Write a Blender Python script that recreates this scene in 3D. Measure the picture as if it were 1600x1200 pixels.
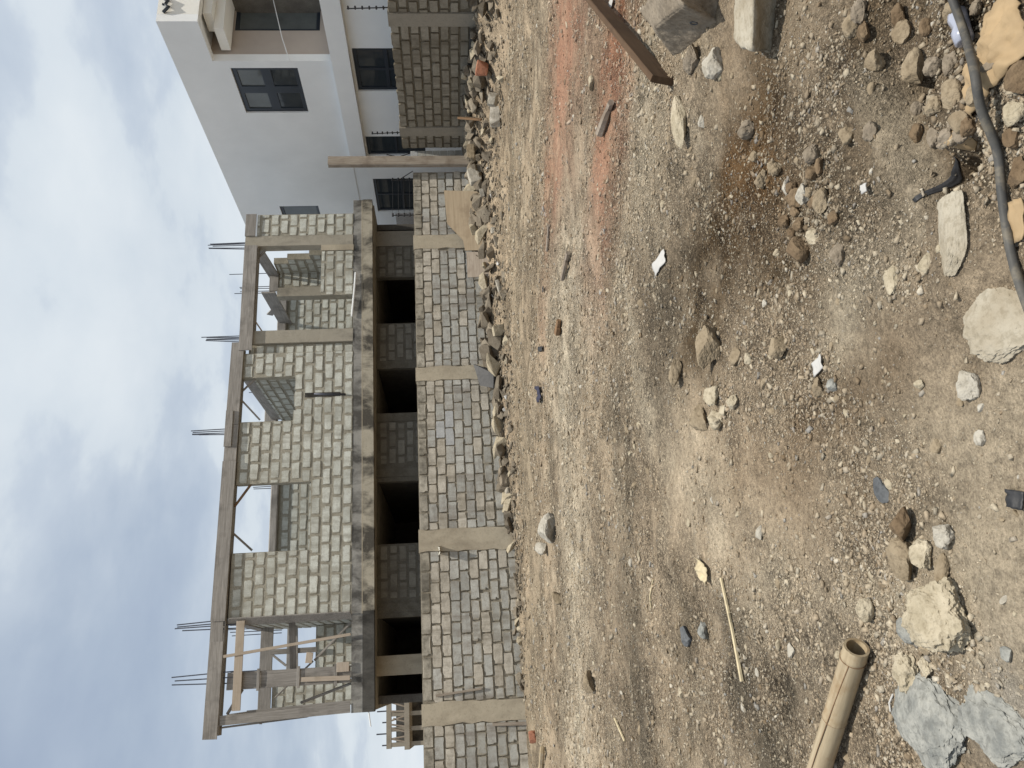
import bpy, math, random
import numpy as np
from mathutils import Vector, Matrix

R = math.radians
random.seed(7)
rng = np.random.default_rng(11)
scene = bpy.context.scene
for o in list(bpy.data.objects):
    bpy.data.objects.remove(o)

# ---------------------------------------------------------------- camera
EYE = np.array([0., 0., 1.54])
FPX = 1250.0
PITCH, YAW, ROLL = R(4.571), R(67.987), R(1.947)
F0 = np.array([math.cos(YAW), math.sin(YAW), 0.])
R0 = np.array([math.sin(YAW), -math.cos(YAW), 0.])
FW = F0*math.cos(PITCH) + np.array([0, 0, -math.sin(PITCH)])
U0 = np.cross(R0, FW)
RT = math.cos(ROLL)*R0 - math.sin(ROLL)*U0
UP = math.sin(ROLL)*R0 + math.cos(ROLL)*U0
cam = bpy.data.cameras.new('camera')
cam.sensor_width = 36
cam.lens = FPX/1600*36
cam.clip_start, cam.clip_end = 0.05, 3000
camo = bpy.data.objects.new('camera', cam)
scene.collection.objects.link(camo)
# the phone was held on its side: the picture's left is the sky
m = Matrix([[-UP[i], RT[i], -FW[i], EYE[i]] for i in range(3)] + [[0, 0, 0, 1]])
camo.matrix_world = m
scene.camera = camo

# ---------------------------------------------------------------- sun and sky
SUN = Vector((0.18, -0.26, 0.95)).normalized()
SUN_EL = math.asin(SUN.z)
SUN_AZ = math.atan2(SUN.x, SUN.y)
sl = bpy.data.lights.new('sun', 'SUN')
sl.energy = 4.5
sl.angle = R(0.6)
sl.color = (1.0, 0.94, 0.84)
so = bpy.data.objects.new('sun', sl)
scene.collection.objects.link(so)
so.rotation_euler = SUN.to_track_quat('Z', 'Y').to_euler()

W = bpy.data.worlds.new('World')
scene.world = W
W.use_nodes = True
nt = W.node_tree
nt.nodes.clear()


class NT:
    """small node-tree builder"""
    def __init__(s, t): s.t = t
    def n(s, typ, **kw):
        nd = s.t.nodes.new(typ)
        for k, v in kw.items():
            if k.startswith('i_'):
                key = k[2:]
                key = int(key) if key.isdigit() else key.replace('_', ' ')
                sock = nd.inputs[key]
                if isinstance(v, bpy.types.NodeSocket): s.t.links.new(v, sock)
                else: sock.default_value = v
            else: setattr(nd, k, v)
        return nd
    def l(s, a, b): s.t.links.new(a, b)
    def noise(s, vec, scale, detail=4, rough=.55, dist=0, **kw):
        nd = s.n('ShaderNodeTexNoise', **kw)
        nd.inputs['Scale'].default_value = scale
        nd.inputs['Detail'].default_value = detail
        nd.inputs['Roughness'].default_value = rough
        nd.inputs['Distortion'].default_value = dist
        if vec is not None: s.l(vec, nd.inputs['Vector'])
        return nd.outputs['Fac']
    def ramp(s, fac, stops):
        nd = s.n('ShaderNodeValToRGB')
        cr = nd.color_ramp
        while len(cr.elements) < len(stops): cr.elements.new(.5)
        for e, (p, c) in zip(cr.elements, stops):
            e.position = p
            e.color = (c, c, c, 1) if isinstance(c, (int, float)) else (*c, 1)
        s.l(fac, nd.inputs['Fac'])
        return nd.outputs['Color']
    def mix(s, fac, a, b, mode='MIX'):
        nd = s.n('ShaderNodeMix', data_type='RGBA', blend_type=mode)
        for v, sock in ((fac, nd.inputs[0]), (a, nd.inputs[6]), (b, nd.inputs[7])):
            if isinstance(v, bpy.types.NodeSocket): s.l(v, sock)
            elif isinstance(v, (int, float)): sock.default_value = v if sock.type == 'VALUE' else (v, v, v, 1)
            else: sock.default_value = (*v, 1)
        return nd.outputs[2]
    def math(s, op, a, b=0.0):
        nd = s.n('ShaderNodeMath', operation=op)
        for v, sock in ((a, nd.inputs[0]), (b, nd.inputs[1])):
            if isinstance(v, bpy.types.NodeSocket): s.l(v, sock)
            else: sock.default_value = v
        return nd.outputs[0]


N = NT(nt)
sky = N.n('ShaderNodeTexSky', sky_type='NISHITA', sun_disc=False, sun_elevation=SUN_EL, sun_rotation=SUN_AZ,
          altitude=50, air_density=1.3, dust_density=2.5, ozone_density=1.0)
tc = N.n('ShaderNodeTexCoord')
sep = N.n('ShaderNodeSeparateXYZ')
N.l(tc.outputs['Generated'], sep.inputs[0])
zz = N.math('ADD', N.math('MAXIMUM', sep.outputs['Z'], 0.0), 0.22)
cmb = N.n('ShaderNodeCombineXYZ')
N.l(N.math('DIVIDE', sep.outputs['X'], zz), cmb.inputs[0])
N.l(N.math('DIVIDE', sep.outputs['Y'], zz), cmb.inputs[1])
mp = N.n('ShaderNodeMapping')
mp.inputs['Location'].default_value = (20.1, -7.7, 0.4)
N.l(cmb.outputs[0], mp.inputs['Vector'])
c1 = N.noise(mp.outputs[0], 0.85, 7, .50, .2)
c2 = N.noise(mp.outputs[0], 2.0, 6, .55, .1)
cov = N.ramp(c1, [(0.36, 0.72), (0.50, 0.92), (0.60, 1.0)])
bright = N.ramp(N.math('ADD', N.math('MULTIPLY', c1, .65), N.math('MULTIPLY', c2, .35)),
                [(0.34, (.37, .44, .565)), (0.45, (.455, .53, .635)), (0.51, (.55, .62, .705)), (0.532, (.64, .705, .765)), (0.64, (.73, .78, .82))])
skyc = N.mix(1.0, sky.outputs[0], (.09, .09, .09), 'MULTIPLY')
final = N.mix(cov, skyc, bright)
bg = N.n('ShaderNodeBackground')
N.l(final, bg.inputs['Color'])
bg.inputs['Strength'].default_value = 1.08
wo = N.n('ShaderNodeOutputWorld')
N.l(bg.outputs[0], wo.inputs['Surface'])

scene.view_settings.view_transform = 'Standard'
scene.view_settings.look = 'None'
scene.view_settings.exposure = 0.0
scene.view_settings.gamma = 1.0
scene.view_settings.use_curve_mapping = False
scene.render.engine = 'CYCLES'
scene.cycles.max_bounces = 6


# ---------------------------------------------------------------- geometry helpers
def ray(x, y):
    """viewing ray through a point of the 1600 x 1200 photograph"""
    return FW*FPX + RT*((1200-y)-600) + UP*(800-x)


def on_y(x, y, Y): d = ray(x, y); return EYE + d*(Y/d[1])
def on_x(x, y, X): d = ray(x, y); return EYE + d*(X/d[0])
def on_z(x, y, z=0.): d = ray(x, y); return EYE + d*((z-EYE[2])/d[2])


def _hash(ix, iy, seed):
    h = (ix.astype(np.int64)*374761393 + iy.astype(np.int64)*668265263 + seed*974634777) & 0xffffffff
    h = ((h ^ (h >> 13))*1274126177) & 0xffffffff
    return ((h ^ (h >> 16)) & 0xffff)/65535.0


def vn(x, y, seed=0):
    x = np.asarray(x, float); y = np.asarray(y, float)
    ix, iy = np.floor(x), np.floor(y)
    fx, fy = x-ix, y-iy
    fx = fx*fx*fx*(fx*(fx*6-15)+10); fy = fy*fy*fy*(fy*(fy*6-15)+10)
    a, b = _hash(ix, iy, seed), _hash(ix+1, iy, seed)
    c, d = _hash(ix, iy+1, seed), _hash(ix+1, iy+1, seed)
    return (a+(b-a)*fx)*(1-fy) + (c+(d-c)*fx)*fy


def fbm(x, y, seed=0, oct=4, gain=.5):
    s, a, t = 0, 1, 0
    for k in range(oct):
        s = s + a*vn(x*2**k+17.3*k, y*2**k-9.1*k, seed+k); t += a; a *= gain
    return s/t


def vn3(p, s, seed):
    """cheap 3-d noise for rocks: three 2-d slices"""
    return (vn(p[:, 0]*s, p[:, 1]*s+p[:, 2]*s*.7, seed) + vn(p[:, 1]*s+5, p[:, 2]*s-p[:, 0]*s*.6, seed+1)
            + vn(p[:, 2]*s-3, p[:, 0]*s+p[:, 1]*s*.5, seed+2))/3 - .5


def link(o, parent=None):
    scene.collection.objects.link(o)
    if parent is not None: o.parent = parent
    return o


def mesh(name, v, f, mat=None, parent=None, smooth=False):
    me = bpy.data.meshes.new(name)
    me.from_pydata([tuple(p) for p in v], [], f)
    if mat is not None: me.materials.append(mat)
    if smooth: me.polygons.foreach_set('use_smooth', [True]*len(me.polygons))
    me.update()
    return link(bpy.data.objects.new(name, me), parent)


def np_mesh(name, V, Fc, mats, mat_idx=None, parent=None, smooth=False, col=None):
    """V (n,3), Fc (m,k) of equal-sized faces"""
    me = bpy.data.meshes.new(name)
    k = Fc.shape[1]
    me.vertices.add(len(V)); me.vertices.foreach_set('co', np.ascontiguousarray(V, np.float32).ravel())
    me.loops.add(Fc.size); me.loops.foreach_set('vertex_index', np.ascontiguousarray(Fc, np.int32).ravel())
    me.polygons.add(len(Fc))
    me.polygons.foreach_set('loop_start', np.arange(0, Fc.size, k, dtype=np.int32))
    if mat_idx is not None: me.polygons.foreach_set('material_index', np.ascontiguousarray(mat_idx, np.int32))
    if smooth: me.polygons.foreach_set('use_smooth', np.ones(len(Fc), bool))
    for mt in (mats if isinstance(mats, list) else [mats]): me.materials.append(mt)
    me.update(calc_edges=True)
    if col is not None:
        a = me.color_attributes.new('Col', 'FLOAT_COLOR', 'POINT')
        c = np.ones((len(V), 4), np.float32); c[:, :col.shape[1]] = col
        a.data.foreach_set('color', c.ravel())
    return link(bpy.data.objects.new(name, me), parent)


def thing(name, label, cat, loc=(0, 0, 0), rz=0, group=None):
    o = bpy.data.objects.new(name, None)
    o.empty_display_size = .2
    o.location = loc; o.rotation_euler = (0, 0, rz)
    link(o)
    return tag(o, label, cat, group)


def tag(o, label, cat, group=None):
    o['label'] = label; o['category'] = cat; o['kind'] = 'thing'
    if group: o['group'] = group
    return o


HEXF = [(0, 3, 2, 1), (4, 5, 6, 7), (0, 1, 5, 4), (1, 2, 6, 5), (2, 3, 7, 6), (3, 0, 4, 7)]


def box(name, x0, x1, y0, y1, z0, z1, mat, parent=None, zr=None):
    """box; zr = (bottom, top) height on the x1 side if it differs"""
    za, zb = zr if zr else (z0, z1)
    v = [(x0, y0, z0), (x1, y0, za), (x1, y1, za), (x0, y1, z0), (x0, y0, z1), (x1, y0, zb), (x1, y1, zb), (x0, y1, z1)]
    return mesh(name, v, HEXF, mat, parent)


def board(name, p0, p1, w, t, mat, parent=None, up=(0, 0, 1), jit=.004, bev=True):
    """sawn board from p0 to p1: grain along local x, w along 'up', t across"""
    p0, p1 = Vector(p0), Vector(p1)
    X = (p1-p0); L = X.length; X.normalize()
    Z = Vector(up); Z = (Z - X*Z.dot(X)).normalized(); Y = Z.cross(X)
    b = min(w, t)*.12 if bev else 0
    prof = [(-t/2+b, -w/2), (t/2-b, -w/2), (t/2, -w/2+b), (t/2, w/2-b), (t/2-b, w/2), (-t/2+b, w/2), (-t/2, w/2-b), (-t/2, -w/2+b)]
    v, f = [], []
    for s in (0, 1):
        for (py, pz) in prof:
            v.append(((s-.5)*L + random.uniform(-jit, jit), py + random.uniform(-jit, jit)*.3, pz + random.uniform(-jit, jit)*.5))
    n = len(prof)
    for i in range(n):
        j = (i+1) % n
        f.append((i, j, j+n, i+n))
    f.append(tuple(range(n-1, -1, -1))); f.append(tuple(range(n, 2*n)))
    o = mesh(name, v, f, mat, parent)
    c = (p0+p1)/2
    o.matrix_local = Matrix(((X.x, Y.x, Z.x, c.x), (X.y, Y.y, Z.y, c.y), (X.z, Y.z, Z.z, c.z), (0, 0, 0, 1)))
    return o


def tube(name, pts, r, mat, parent=None, seg=8, caps=True, smooth=True, radii=None):
    pts = [Vector(p) for p in pts]
    v, f = [], []
    prevN = None
    for i, p in enumerate(pts):
        d = (pts[min(i+1, len(pts)-1)] - pts[max(i-1, 0)]).normalized()
        a = Vector((0, 0, 1)) if abs(d.z) < .9 else Vector((1, 0, 0))
        n1 = (a - d*a.dot(d)).normalized() if prevN is None else (prevN - d*prevN.dot(d)).normalized()
        prevN = n1
        n2 = d.cross(n1)
        rr = radii[i] if radii else r
        for k in range(seg):
            t = 2*math.pi*k/seg
            v.append(p + n1*math.cos(t)*rr + n2*math.sin(t)*rr)
    for i in range(len(pts)-1):
        for k in range(seg):
            j = (k+1) % seg
            f.append((i*seg+k, i*seg+j, (i+1)*seg+j, (i+1)*seg+k))
    if caps:
        f.append(tuple(range(seg-1, -1, -1))); f.append(tuple(range((len(pts)-1)*seg, len(pts)*seg)))
    return mesh(name, v, f, mat, parent, smooth=smooth and seg > 6)


def panel(name, s0, s1, z0, z1, holes, t0, t1, mat, parent=None, axis='x'):
    """solid panel with rectangular openings; runs along x (thickness t0..t1 in y) or along y (thickness in x)"""
    S = sorted({s0, s1, *[h[0] for h in holes], *[h[1] for h in holes]}); S = [s for s in S if s0 <= s <= s1]
    Z = sorted({z0, z1, *[h[2] for h in holes], *[h[3] for h in holes]}); Z = [z for z in Z if z0 <= z <= z1]
    def solid(i, j):
        if not (0 <= i < len(S)-1 and 0 <= j < len(Z)-1): return False
        c, d = (S[i]+S[i+1])/2, (Z[j]+Z[j+1])/2
        return not any(h[0] < c < h[1] and h[2] < d < h[3] for h in holes)
    P = (lambda s, t, z: (s, t, z)) if axis == 'x' else (lambda s, t, z: (t, s, z))
    v, f, idx = [], [], {}
    def V(s, t, z):
        k = (round(s, 5), round(t, 5), round(z, 5))
        if k not in idx: idx[k] = len(v); v.append(P(s, t, z))
        return idx[k]
    for i in range(len(S)-1):
        for j in range(len(Z)-1):
            if not solid(i, j): continue
            a, b, c, d = S[i], S[i+1], Z[j], Z[j+1]
            f.append((V(a, t0, c), V(b, t0, c), V(b, t0, d), V(a, t0, d)))
            f.append((V(a, t1, c), V(a, t1, d), V(b, t1, d), V(b, t1, c)))
            if not solid(i-1, j): f.append((V(a, t0, c), V(a, t0, d), V(a, t1, d), V(a, t1, c)))
            if not solid(i+1, j): f.append((V(b, t0, c), V(b, t1, c), V(b, t1, d), V(b, t0, d)))
            if not solid(i, j-1): f.append((V(a, t0, c), V(a, t1, c), V(b, t1, c), V(b, t0, c)))
            if not solid(i, j+1): f.append((V(a, t0, d), V(b, t0, d), V(b, t1, d), V(a, t1, d)))
    o = mesh(name, v, f, mat, parent)
    import bmesh
    bm = bmesh.new(); bm.from_mesh(o.data); bmesh.ops.recalc_face_normals(bm, faces=bm.faces); bm.to_mesh(o.data); bm.free()
    return o


# ---------------------------------------------------------------- materials
def new_mat(name):
    mt = bpy.data.materials.new(name); mt.use_nodes = True
    t = mt.node_tree; b = t.nodes['Principled BSDF']
    return mt, NT(t), b


def pos(Nn): return Nn.n('ShaderNodeNewGeometry').outputs['Position']


def island(Nn):
    """one random value per block, whether it is an object or an island of a joined mesh"""
    a = Nn.n('ShaderNodeNewGeometry').outputs['Random Per Island']
    b = Nn.n('ShaderNodeObjectInfo').outputs['Random']
    return Nn.math('FRACT', Nn.math('ADD', Nn.math('MULTIPLY', a, 3.7), Nn.math('MULTIPLY', b, 5.3)))


def bump(Nn, bsdf, h, strength=.4, dist=.01):
    bp = Nn.n('ShaderNodeBump')
    bp.inputs['Strength'].default_value = strength; bp.inputs['Distance'].default_value = dist
    Nn.l(h, bp.inputs['Height']); Nn.l(bp.outputs[0], bsdf.inputs['Normal'])


def mat_block(name, lo, hi, dirt=(.16, .14, .10), dirt_amt=.5, stain=.5, smear=.02, mort=(.30, .265, .205)):
    mt, n, b = new_mat(name)
    p = pos(n); r = island(n)
    base = n.mix(r, lo, hi)
    big = n.noise(p, .9, 5, .6)
    sp = n.noise(p, 38, 3, .7)
    mid = n.noise(p, 7, 5, .65)
    c = n.mix(n.ramp(mid, [(.46, 0), (.72, dirt_amt)]), base, dirt)
    c = n.mix(n.ramp(big, [(.52, 0), (.68, stain)]), c, tuple(x*.62 for x in dirt))
    c = n.mix(n.ramp(sp, [(.35, .35), (.5, 0)]), c, tuple(x*.5 for x in lo))
    stm = n.n('ShaderNodeMapping'); stm.inputs['Scale'].default_value = (5, 5, .55); n.l(p, stm.inputs[0])
    c = n.mix(n.ramp(n.noise(stm.outputs[0], 1.0, 5, .6), [(.50, 0), (.66, .55)]), c, tuple(x*.8 for x in dirt))
    # mortar smeared over the worn edges of the block
    uv = n.n('ShaderNodeUVMap', uv_map='UVMap'); sx = n.n('ShaderNodeSeparateXYZ'); n.l(uv.outputs[0], sx.inputs[0])
    ex = n.math('MULTIPLY', n.math('SUBTRACT', .5, n.math('ABSOLUTE', sx.outputs[0])), .455)
    ez = n.math('MULTIPLY', n.math('SUBTRACT', .5, n.math('ABSOLUTE', sx.outputs[1])), .22)
    dd = n.math('ADD', n.math('MINIMUM', ex, ez), n.math('MULTIPLY', n.math('SUBTRACT', n.noise(p, 9, 5, .7, .5), .5), smear*2.6))
    sm = n.ramp(dd, [(smear*.55, 1), (smear*.95, 0)])
    c = n.mix(n.math('MULTIPLY', sm, .88), c, n.mix(n.ramp(sp, [(.3, 0), (.7, 1)]), tuple(x*.75 for x in mort), mort))
    n.l(c, b.inputs['Base Color']); b.inputs['Roughness'].default_value = .95
    b.inputs['Specular IOR Level'].default_value = .15
    bump(n, b, n.math('ADD', n.math('MULTIPLY', sp, .5), mid), .55, .012)
    return mt


def mat_rough(name, lo, hi, scale=6, spot=None, bs=.6, bd=.01, rough=.92, fine=40, pieces=False):
    mt, n, b = new_mat(name)
    p = pos(n)
    a = n.noise(p, scale, 6, .62); c2 = n.noise(p, fine, 3, .7)
    c = n.mix(n.ramp(a, [(.33, 0), (.68, 1)]), lo, hi)
    if pieces: c = n.mix(n.math('MULTIPLY', island(n), .55), c, tuple(x*.45 for x in lo))
    c = n.mix(n.ramp(c2, [(.36, .45), (.52, 0)]), c, spot or tuple(x*.45 for x in lo))
    n.l(c, b.inputs['Base Color']); b.inputs['Roughness'].default_value = rough
    b.inputs['Specular IOR Level'].default_value = .2
    bump(n, b, n.math('ADD', n.math('MULTIPLY', c2, .4), a), bs, bd)
    return mt


def mat_concrete(name, base, dark, amt=.8, lo=.48, hi=.62):
    mt, n, b = new_mat(name)
    p = pos(n)
    mpn = n.n('ShaderNodeMapping'); mpn.inputs['Scale'].default_value = (1.6, 1.6, .9); n.l(p, mpn.inputs[0])
    a = n.noise(mpn.outputs[0], 1.1, 7, .65, .3); f_ = n.noise(p, 26, 4, .7); g = n.noise(p, 5, 4, .6)
    c = n.mix(n.ramp(g, [(.3, 0), (.7, .5)]), base, tuple(x*.78 for x in base))
    c = n.mix(n.ramp(a, [(lo, 0), (hi, amt)]), c, dark)
    c = n.mix(n.ramp(f_, [(.33, .5), (.45, 0)]), c, tuple(x*.5 for x in base))
    n.l(c, b.inputs['Base Color']); b.inputs['Roughness'].default_value = .9
    b.inputs['Specular IOR Level'].default_value = .2
    bump(n, b, n.math('ADD', n.math('MULTIPLY', f_, .5), g), .5, .012)
    return mt


def mat_wood(name, lo, hi, dark, gs=1.0, rough=.85):
    mt, n, b = new_mat(name)
    tcn = n.n('ShaderNodeTexCoord'); oi = n.n('ShaderNodeObjectInfo')
    add = n.n('ShaderNodeVectorMath', operation='ADD')
    cx = n.n('ShaderNodeCombineXYZ'); n.l(n.math('MULTIPLY', oi.outputs['Random'], 37), cx.inputs[0]); n.l(n.math('MULTIPLY', oi.outputs['Random'], 13), cx.inputs[2])
    n.l(tcn.outputs['Object'], add.inputs[0]); n.l(cx.outputs[0], add.inputs[1])
    mp_ = n.n('ShaderNodeMapping'); mp_.inputs['Scale'].default_value = (1.2*gs, 22*gs, 22*gs); n.l(add.outputs[0], mp_.inputs[0])
    g = n.noise(mp_.outputs[0], 1.6, 6, .65, .4)
    blot = n.noise(add.outputs[0], 2.2, 5, .6)
    c = n.mix(n.ramp(g, [(.3, 0), (.7, 1)]), lo, hi)
    c = n.mix(n.math('MULTIPLY', oi.outputs['Random'], .35), c, dark)
    c = n.mix(n.ramp(blot, [(.5, 0), (.7, .7)]), c, dark)
    n.l(c, b.inputs['Base Color']); b.inputs['Roughness'].default_value = rough
    b.inputs['Specular IOR Level'].default_value = .25
    bump(n, b, g, .4, .006)
    return mt


def mat_plain(name, col, rough=.6, var=.15, scale=8, metallic=0, spec=.5, bs=.15, **kw):
    mt, n, b = new_mat(name)
    p = pos(n); a = n.noise(p, scale, 5, .6)
    c = n.mix(n.ramp(a, [(.3, 0), (.7, 1)]), tuple(x*(1-var) for x in col), tuple(min(1, x*(1+var)) for x in col))
    n.l(c, b.inputs['Base Color']); b.inputs['Roughness'].default_value = rough; b.inputs['Metallic'].default_value = metallic
    b.inputs['Specular IOR Level'].default_value = spec
    if bs: bump(n, b, a, bs, .01)
    for k, v in kw.items(): b.inputs[k.replace('_', ' ')].default_value = v
    return mt


M = {}
M['fence_beige'] = mat_block('fence_block_beige', (.46, .42, .35), (.57, .53, .455), (.22, .19, .145), .6, .35, .013, (.33, .29, .225))
M['fence_grey'] = mat_block('fence_block_grey', (.375, .375, .345), (.495, .49, .45), (.22, .18, .145), .55, .35, .013, (.33, .295, .235))
M['fence_low'] = mat_block('fence_block_low', (.375, .37, .335), (.50, .49, .445), (.22, .19, .15), .6, .3, .034, (.34, .305, .24))
M['fence_top'] = mat_block('fence_block_top', (.34, .31, .25), (.47, .435, .365), (.11, .10, .08), .85, .7, .014, (.24, .21, .165))
M['fence_white'] = mat_block('fence_block_whitish', (.44, .45, .45), (.53, .54, .535), (.33, .33, .32), .4, .0, .010, (.35, .34, .32))  # whiter block colour, laid in one patch of the fence
M['side_block'] = mat_block('shaded_side_fence_block', (.235, .21, .165), (.33, .30, .245), (.15, .125, .09), .6, .4, .022, (.17, .145, .105))  # side wall's shade worked into a darker, browner block colour
M['bld_block'] = mat_block('building_block', (.50, .51, .46), (.62, .63, .57), (.34, .32, .26), .65, .4, .028, (.33, .31, .25))
M['bld_shade'] = mat_block('shaded_ground_floor_block', (.20, .185, .155), (.28, .265, .225), (.13, .115, .09), .5, .5, .022, (.15, .135, .11))  # shade under the slab painted in: darker copy of the upper block
M['mortar'] = mat_rough('mortar', (.27, .235, .175), (.36, .32, .25), 7, bs=.7)
M['mortar_dark'] = mat_rough('mortar_dark', (.20, .178, .138), (.33, .295, .235), 7, bs=.7)
M['mortar_shade'] = mat_rough('shaded_ground_floor_mortar', (.12, .108, .085), (.18, .165, .135), 4, bs=.7)  # mortar darkened likewise for the shade below the slab
M['mortar_side'] = mat_rough('shaded_side_fence_mortar', (.13, .11, .08), (.19, .165, .12), 5, bs=.7)  # joints darkened for shade together with the side fence blocks
M['mortar_bld'] = mat_rough('mortar_building', (.27, .25, .20), (.38, .355, .29), 5, bs=.7)
M['concrete'] = mat_concrete('concrete', (.36, .33, .27), (.13, .12, .10), .6, .5, .68)
M['concrete_lt'] = mat_concrete('concrete_pillar', (.46, .405, .31), (.26, .22, .165), .8, .42, .7)
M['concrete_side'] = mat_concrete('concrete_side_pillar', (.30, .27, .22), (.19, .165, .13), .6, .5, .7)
M['slab_up'] = mat_concrete('slab_upper_band', (.31, .30, .275), (.07, .066, .06), .95, .44, .60)
M['slab_low'] = mat_concrete('slab_lower_band', (.42, .38, .30), (.06, .054, .045), .95, .44, .60)
M['soot_and_shade'] = mat_concrete('blackened_slab_and_shade', (.10, .095, .085), (.03, .028, .025), .9, .42, .6)  # blackened slab end; also the painted shade inside the far frame
M['wood_grey'] = mat_wood('weathered_formwork', (.20, .185, .165), (.40, .375, .345), (.13, .12, .108))
M['wood_pale'] = mat_wood('pale_wood', (.40, .33, .26), (.52, .45, .37), (.28, .23, .17))
M['wood_brown'] = mat_wood('brown_wood', (.17, .10, .055), (.27, .17, .095), (.10, .06, .035))
M['wood_post'] = mat_wood('post_wood', (.22, .18, .14), (.40, .35, .29), (.16, .12, .09))
M['wood_shaded'] = mat_wood('shaded_brown_plank_wood', (.075, .045, .024), (.13, .08, .045), (.05, .03, .018))  # brown wood, with the shade on the plank's face darkened into it
M['plywood'] = mat_wood('muddy_plywood', (.25, .195, .13), (.35, .285, .20), (.18, .135, .09), .5)
M['rebar'] = mat_plain('rebar', (.085, .09, .11), .55, .3, 20, .6)
M['plaster'] = mat_plain('white_plaster', (.78, .79, .785), .85, .05, .7, spec=.2, bs=.05)
M['plaster_warm'] = mat_plain('cream_plaster', (.80, .78, .72), .85, .05, 1.2, spec=.2, bs=.05)
M['plaster_grey'] = mat_plain('shaded_plaster', (.42, .365, .32), .85, .06, 1.2, spec=.2, bs=.05)  # overhang's shade painted into the plaster of the recessed front wall
M['tile'] = mat_rough('speckled_tile', (.40, .38, .36), (.50, .48, .46), 16, bs=.1, fine=30)
M['frame'] = mat_plain('dark_window_frame', (.020, .027, .038), .4, .1, 5, bs=0)
M['glass'] = mat_plain('dark_window_glass', (.03, .038, .045), .06, .1, 1.5, bs=0)
M['glass_lit'] = mat_plain('painted_reflection_glass', (.10, .11, .11), .08, .2, 1.5, bs=0)  # lighter pane colour painted in for reflections
M['black'] = mat_plain('black_metal', (.02, .02, .022), .5, .2, 10)
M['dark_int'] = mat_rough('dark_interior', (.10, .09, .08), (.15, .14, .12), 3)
M['bamboo'] = None
M['hose'] = mat_rough('hose', (.035, .038, .042), (.10, .095, .085), 7, spot=(.22, .19, .14), bs=.15, rough=.6, fine=22)
M['kraft'] = mat_plain('kraft_paper', (.33, .235, .13), .8, .12, 9, bs=.5)
M['paper'] = mat_plain('white_paper', (.45, .44, .42), .7, .05, 9)
M['sack'] = mat_plain('white_sack', (.50, .48, .42), .75, .1, 15, bs=.6)
M['plastic_black'] = mat_plain('black_plastic', (.020, .020, .022), .6, .3, 12, bs=.6)
M['rag'] = mat_plain('navy_rag', (.03, .03, .055), .9, .3, 20, bs=.6)
M['slate'] = mat_rough('slate', (.075, .08, .085), (.13, .135, .14), 8)
M['bottle'] = mat_plain('clear_bottle', (.42, .44, .52), .12, .2, 4, metallic=.35, bs=0)
M['straw'] = mat_plain('straw', (.50, .42, .27), .8, .15, 20)
M['redbrick'] = mat_rough('red_brick', (.36, .15, .09), (.46, .22, .14), 8)
M['white_rod'] = mat_plain('white_pipe', (.75, .76, .76), .5, .05, 10)
# rocks
M['rk_cream'] = mat_rough('cream_rock', (.31, .265, .185), (.48, .42, .315), 9, spot=(.17, .135, .085), bs=1, bd=.02, fine=38)
M['rk_tan'] = mat_rough('tan_rock', (.205, .16, .105), (.32, .26, .18), 9, spot=(.12, .09, .055), bs=1, bd=.016, fine=45)
M['rk_grey'] = mat_rough('blue_grey_stone', (.17, .175, .165), (.36, .355, .32), 14, spot=(.10, .10, .09), bs=1, bd=.02, fine=34)
M['rk_white'] = mat_rough('white_rock', (.33, .30, .245), (.46, .43, .37), 10, spot=(.19, .165, .125), bs=1, bd=.016, fine=42)
M['rk_slab'] = mat_rough('dusty_concrete_slab', (.27, .225, .16), (.40, .365, .295), 5, spot=(.19, .16, .11), bs=1, bd=.014, fine=38)
M['rk_brown'] = mat_rough('brown_rock', (.125, .085, .05), (.20, .145, .09), 8, bs=1, bd=.016, fine=40)
M['rk_rub'] = mat_rough('rubble', (.165, .135, .10), (.30, .26, .20), 5, bs=.8, fine=40, pieces=True)
M['rk_conc'] = mat_rough('concrete_chunk', (.19, .155, .115), (.28, .235, .18), 6, spot=(.10, .08, .055), bs=1, bd=.02, fine=36)


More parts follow.
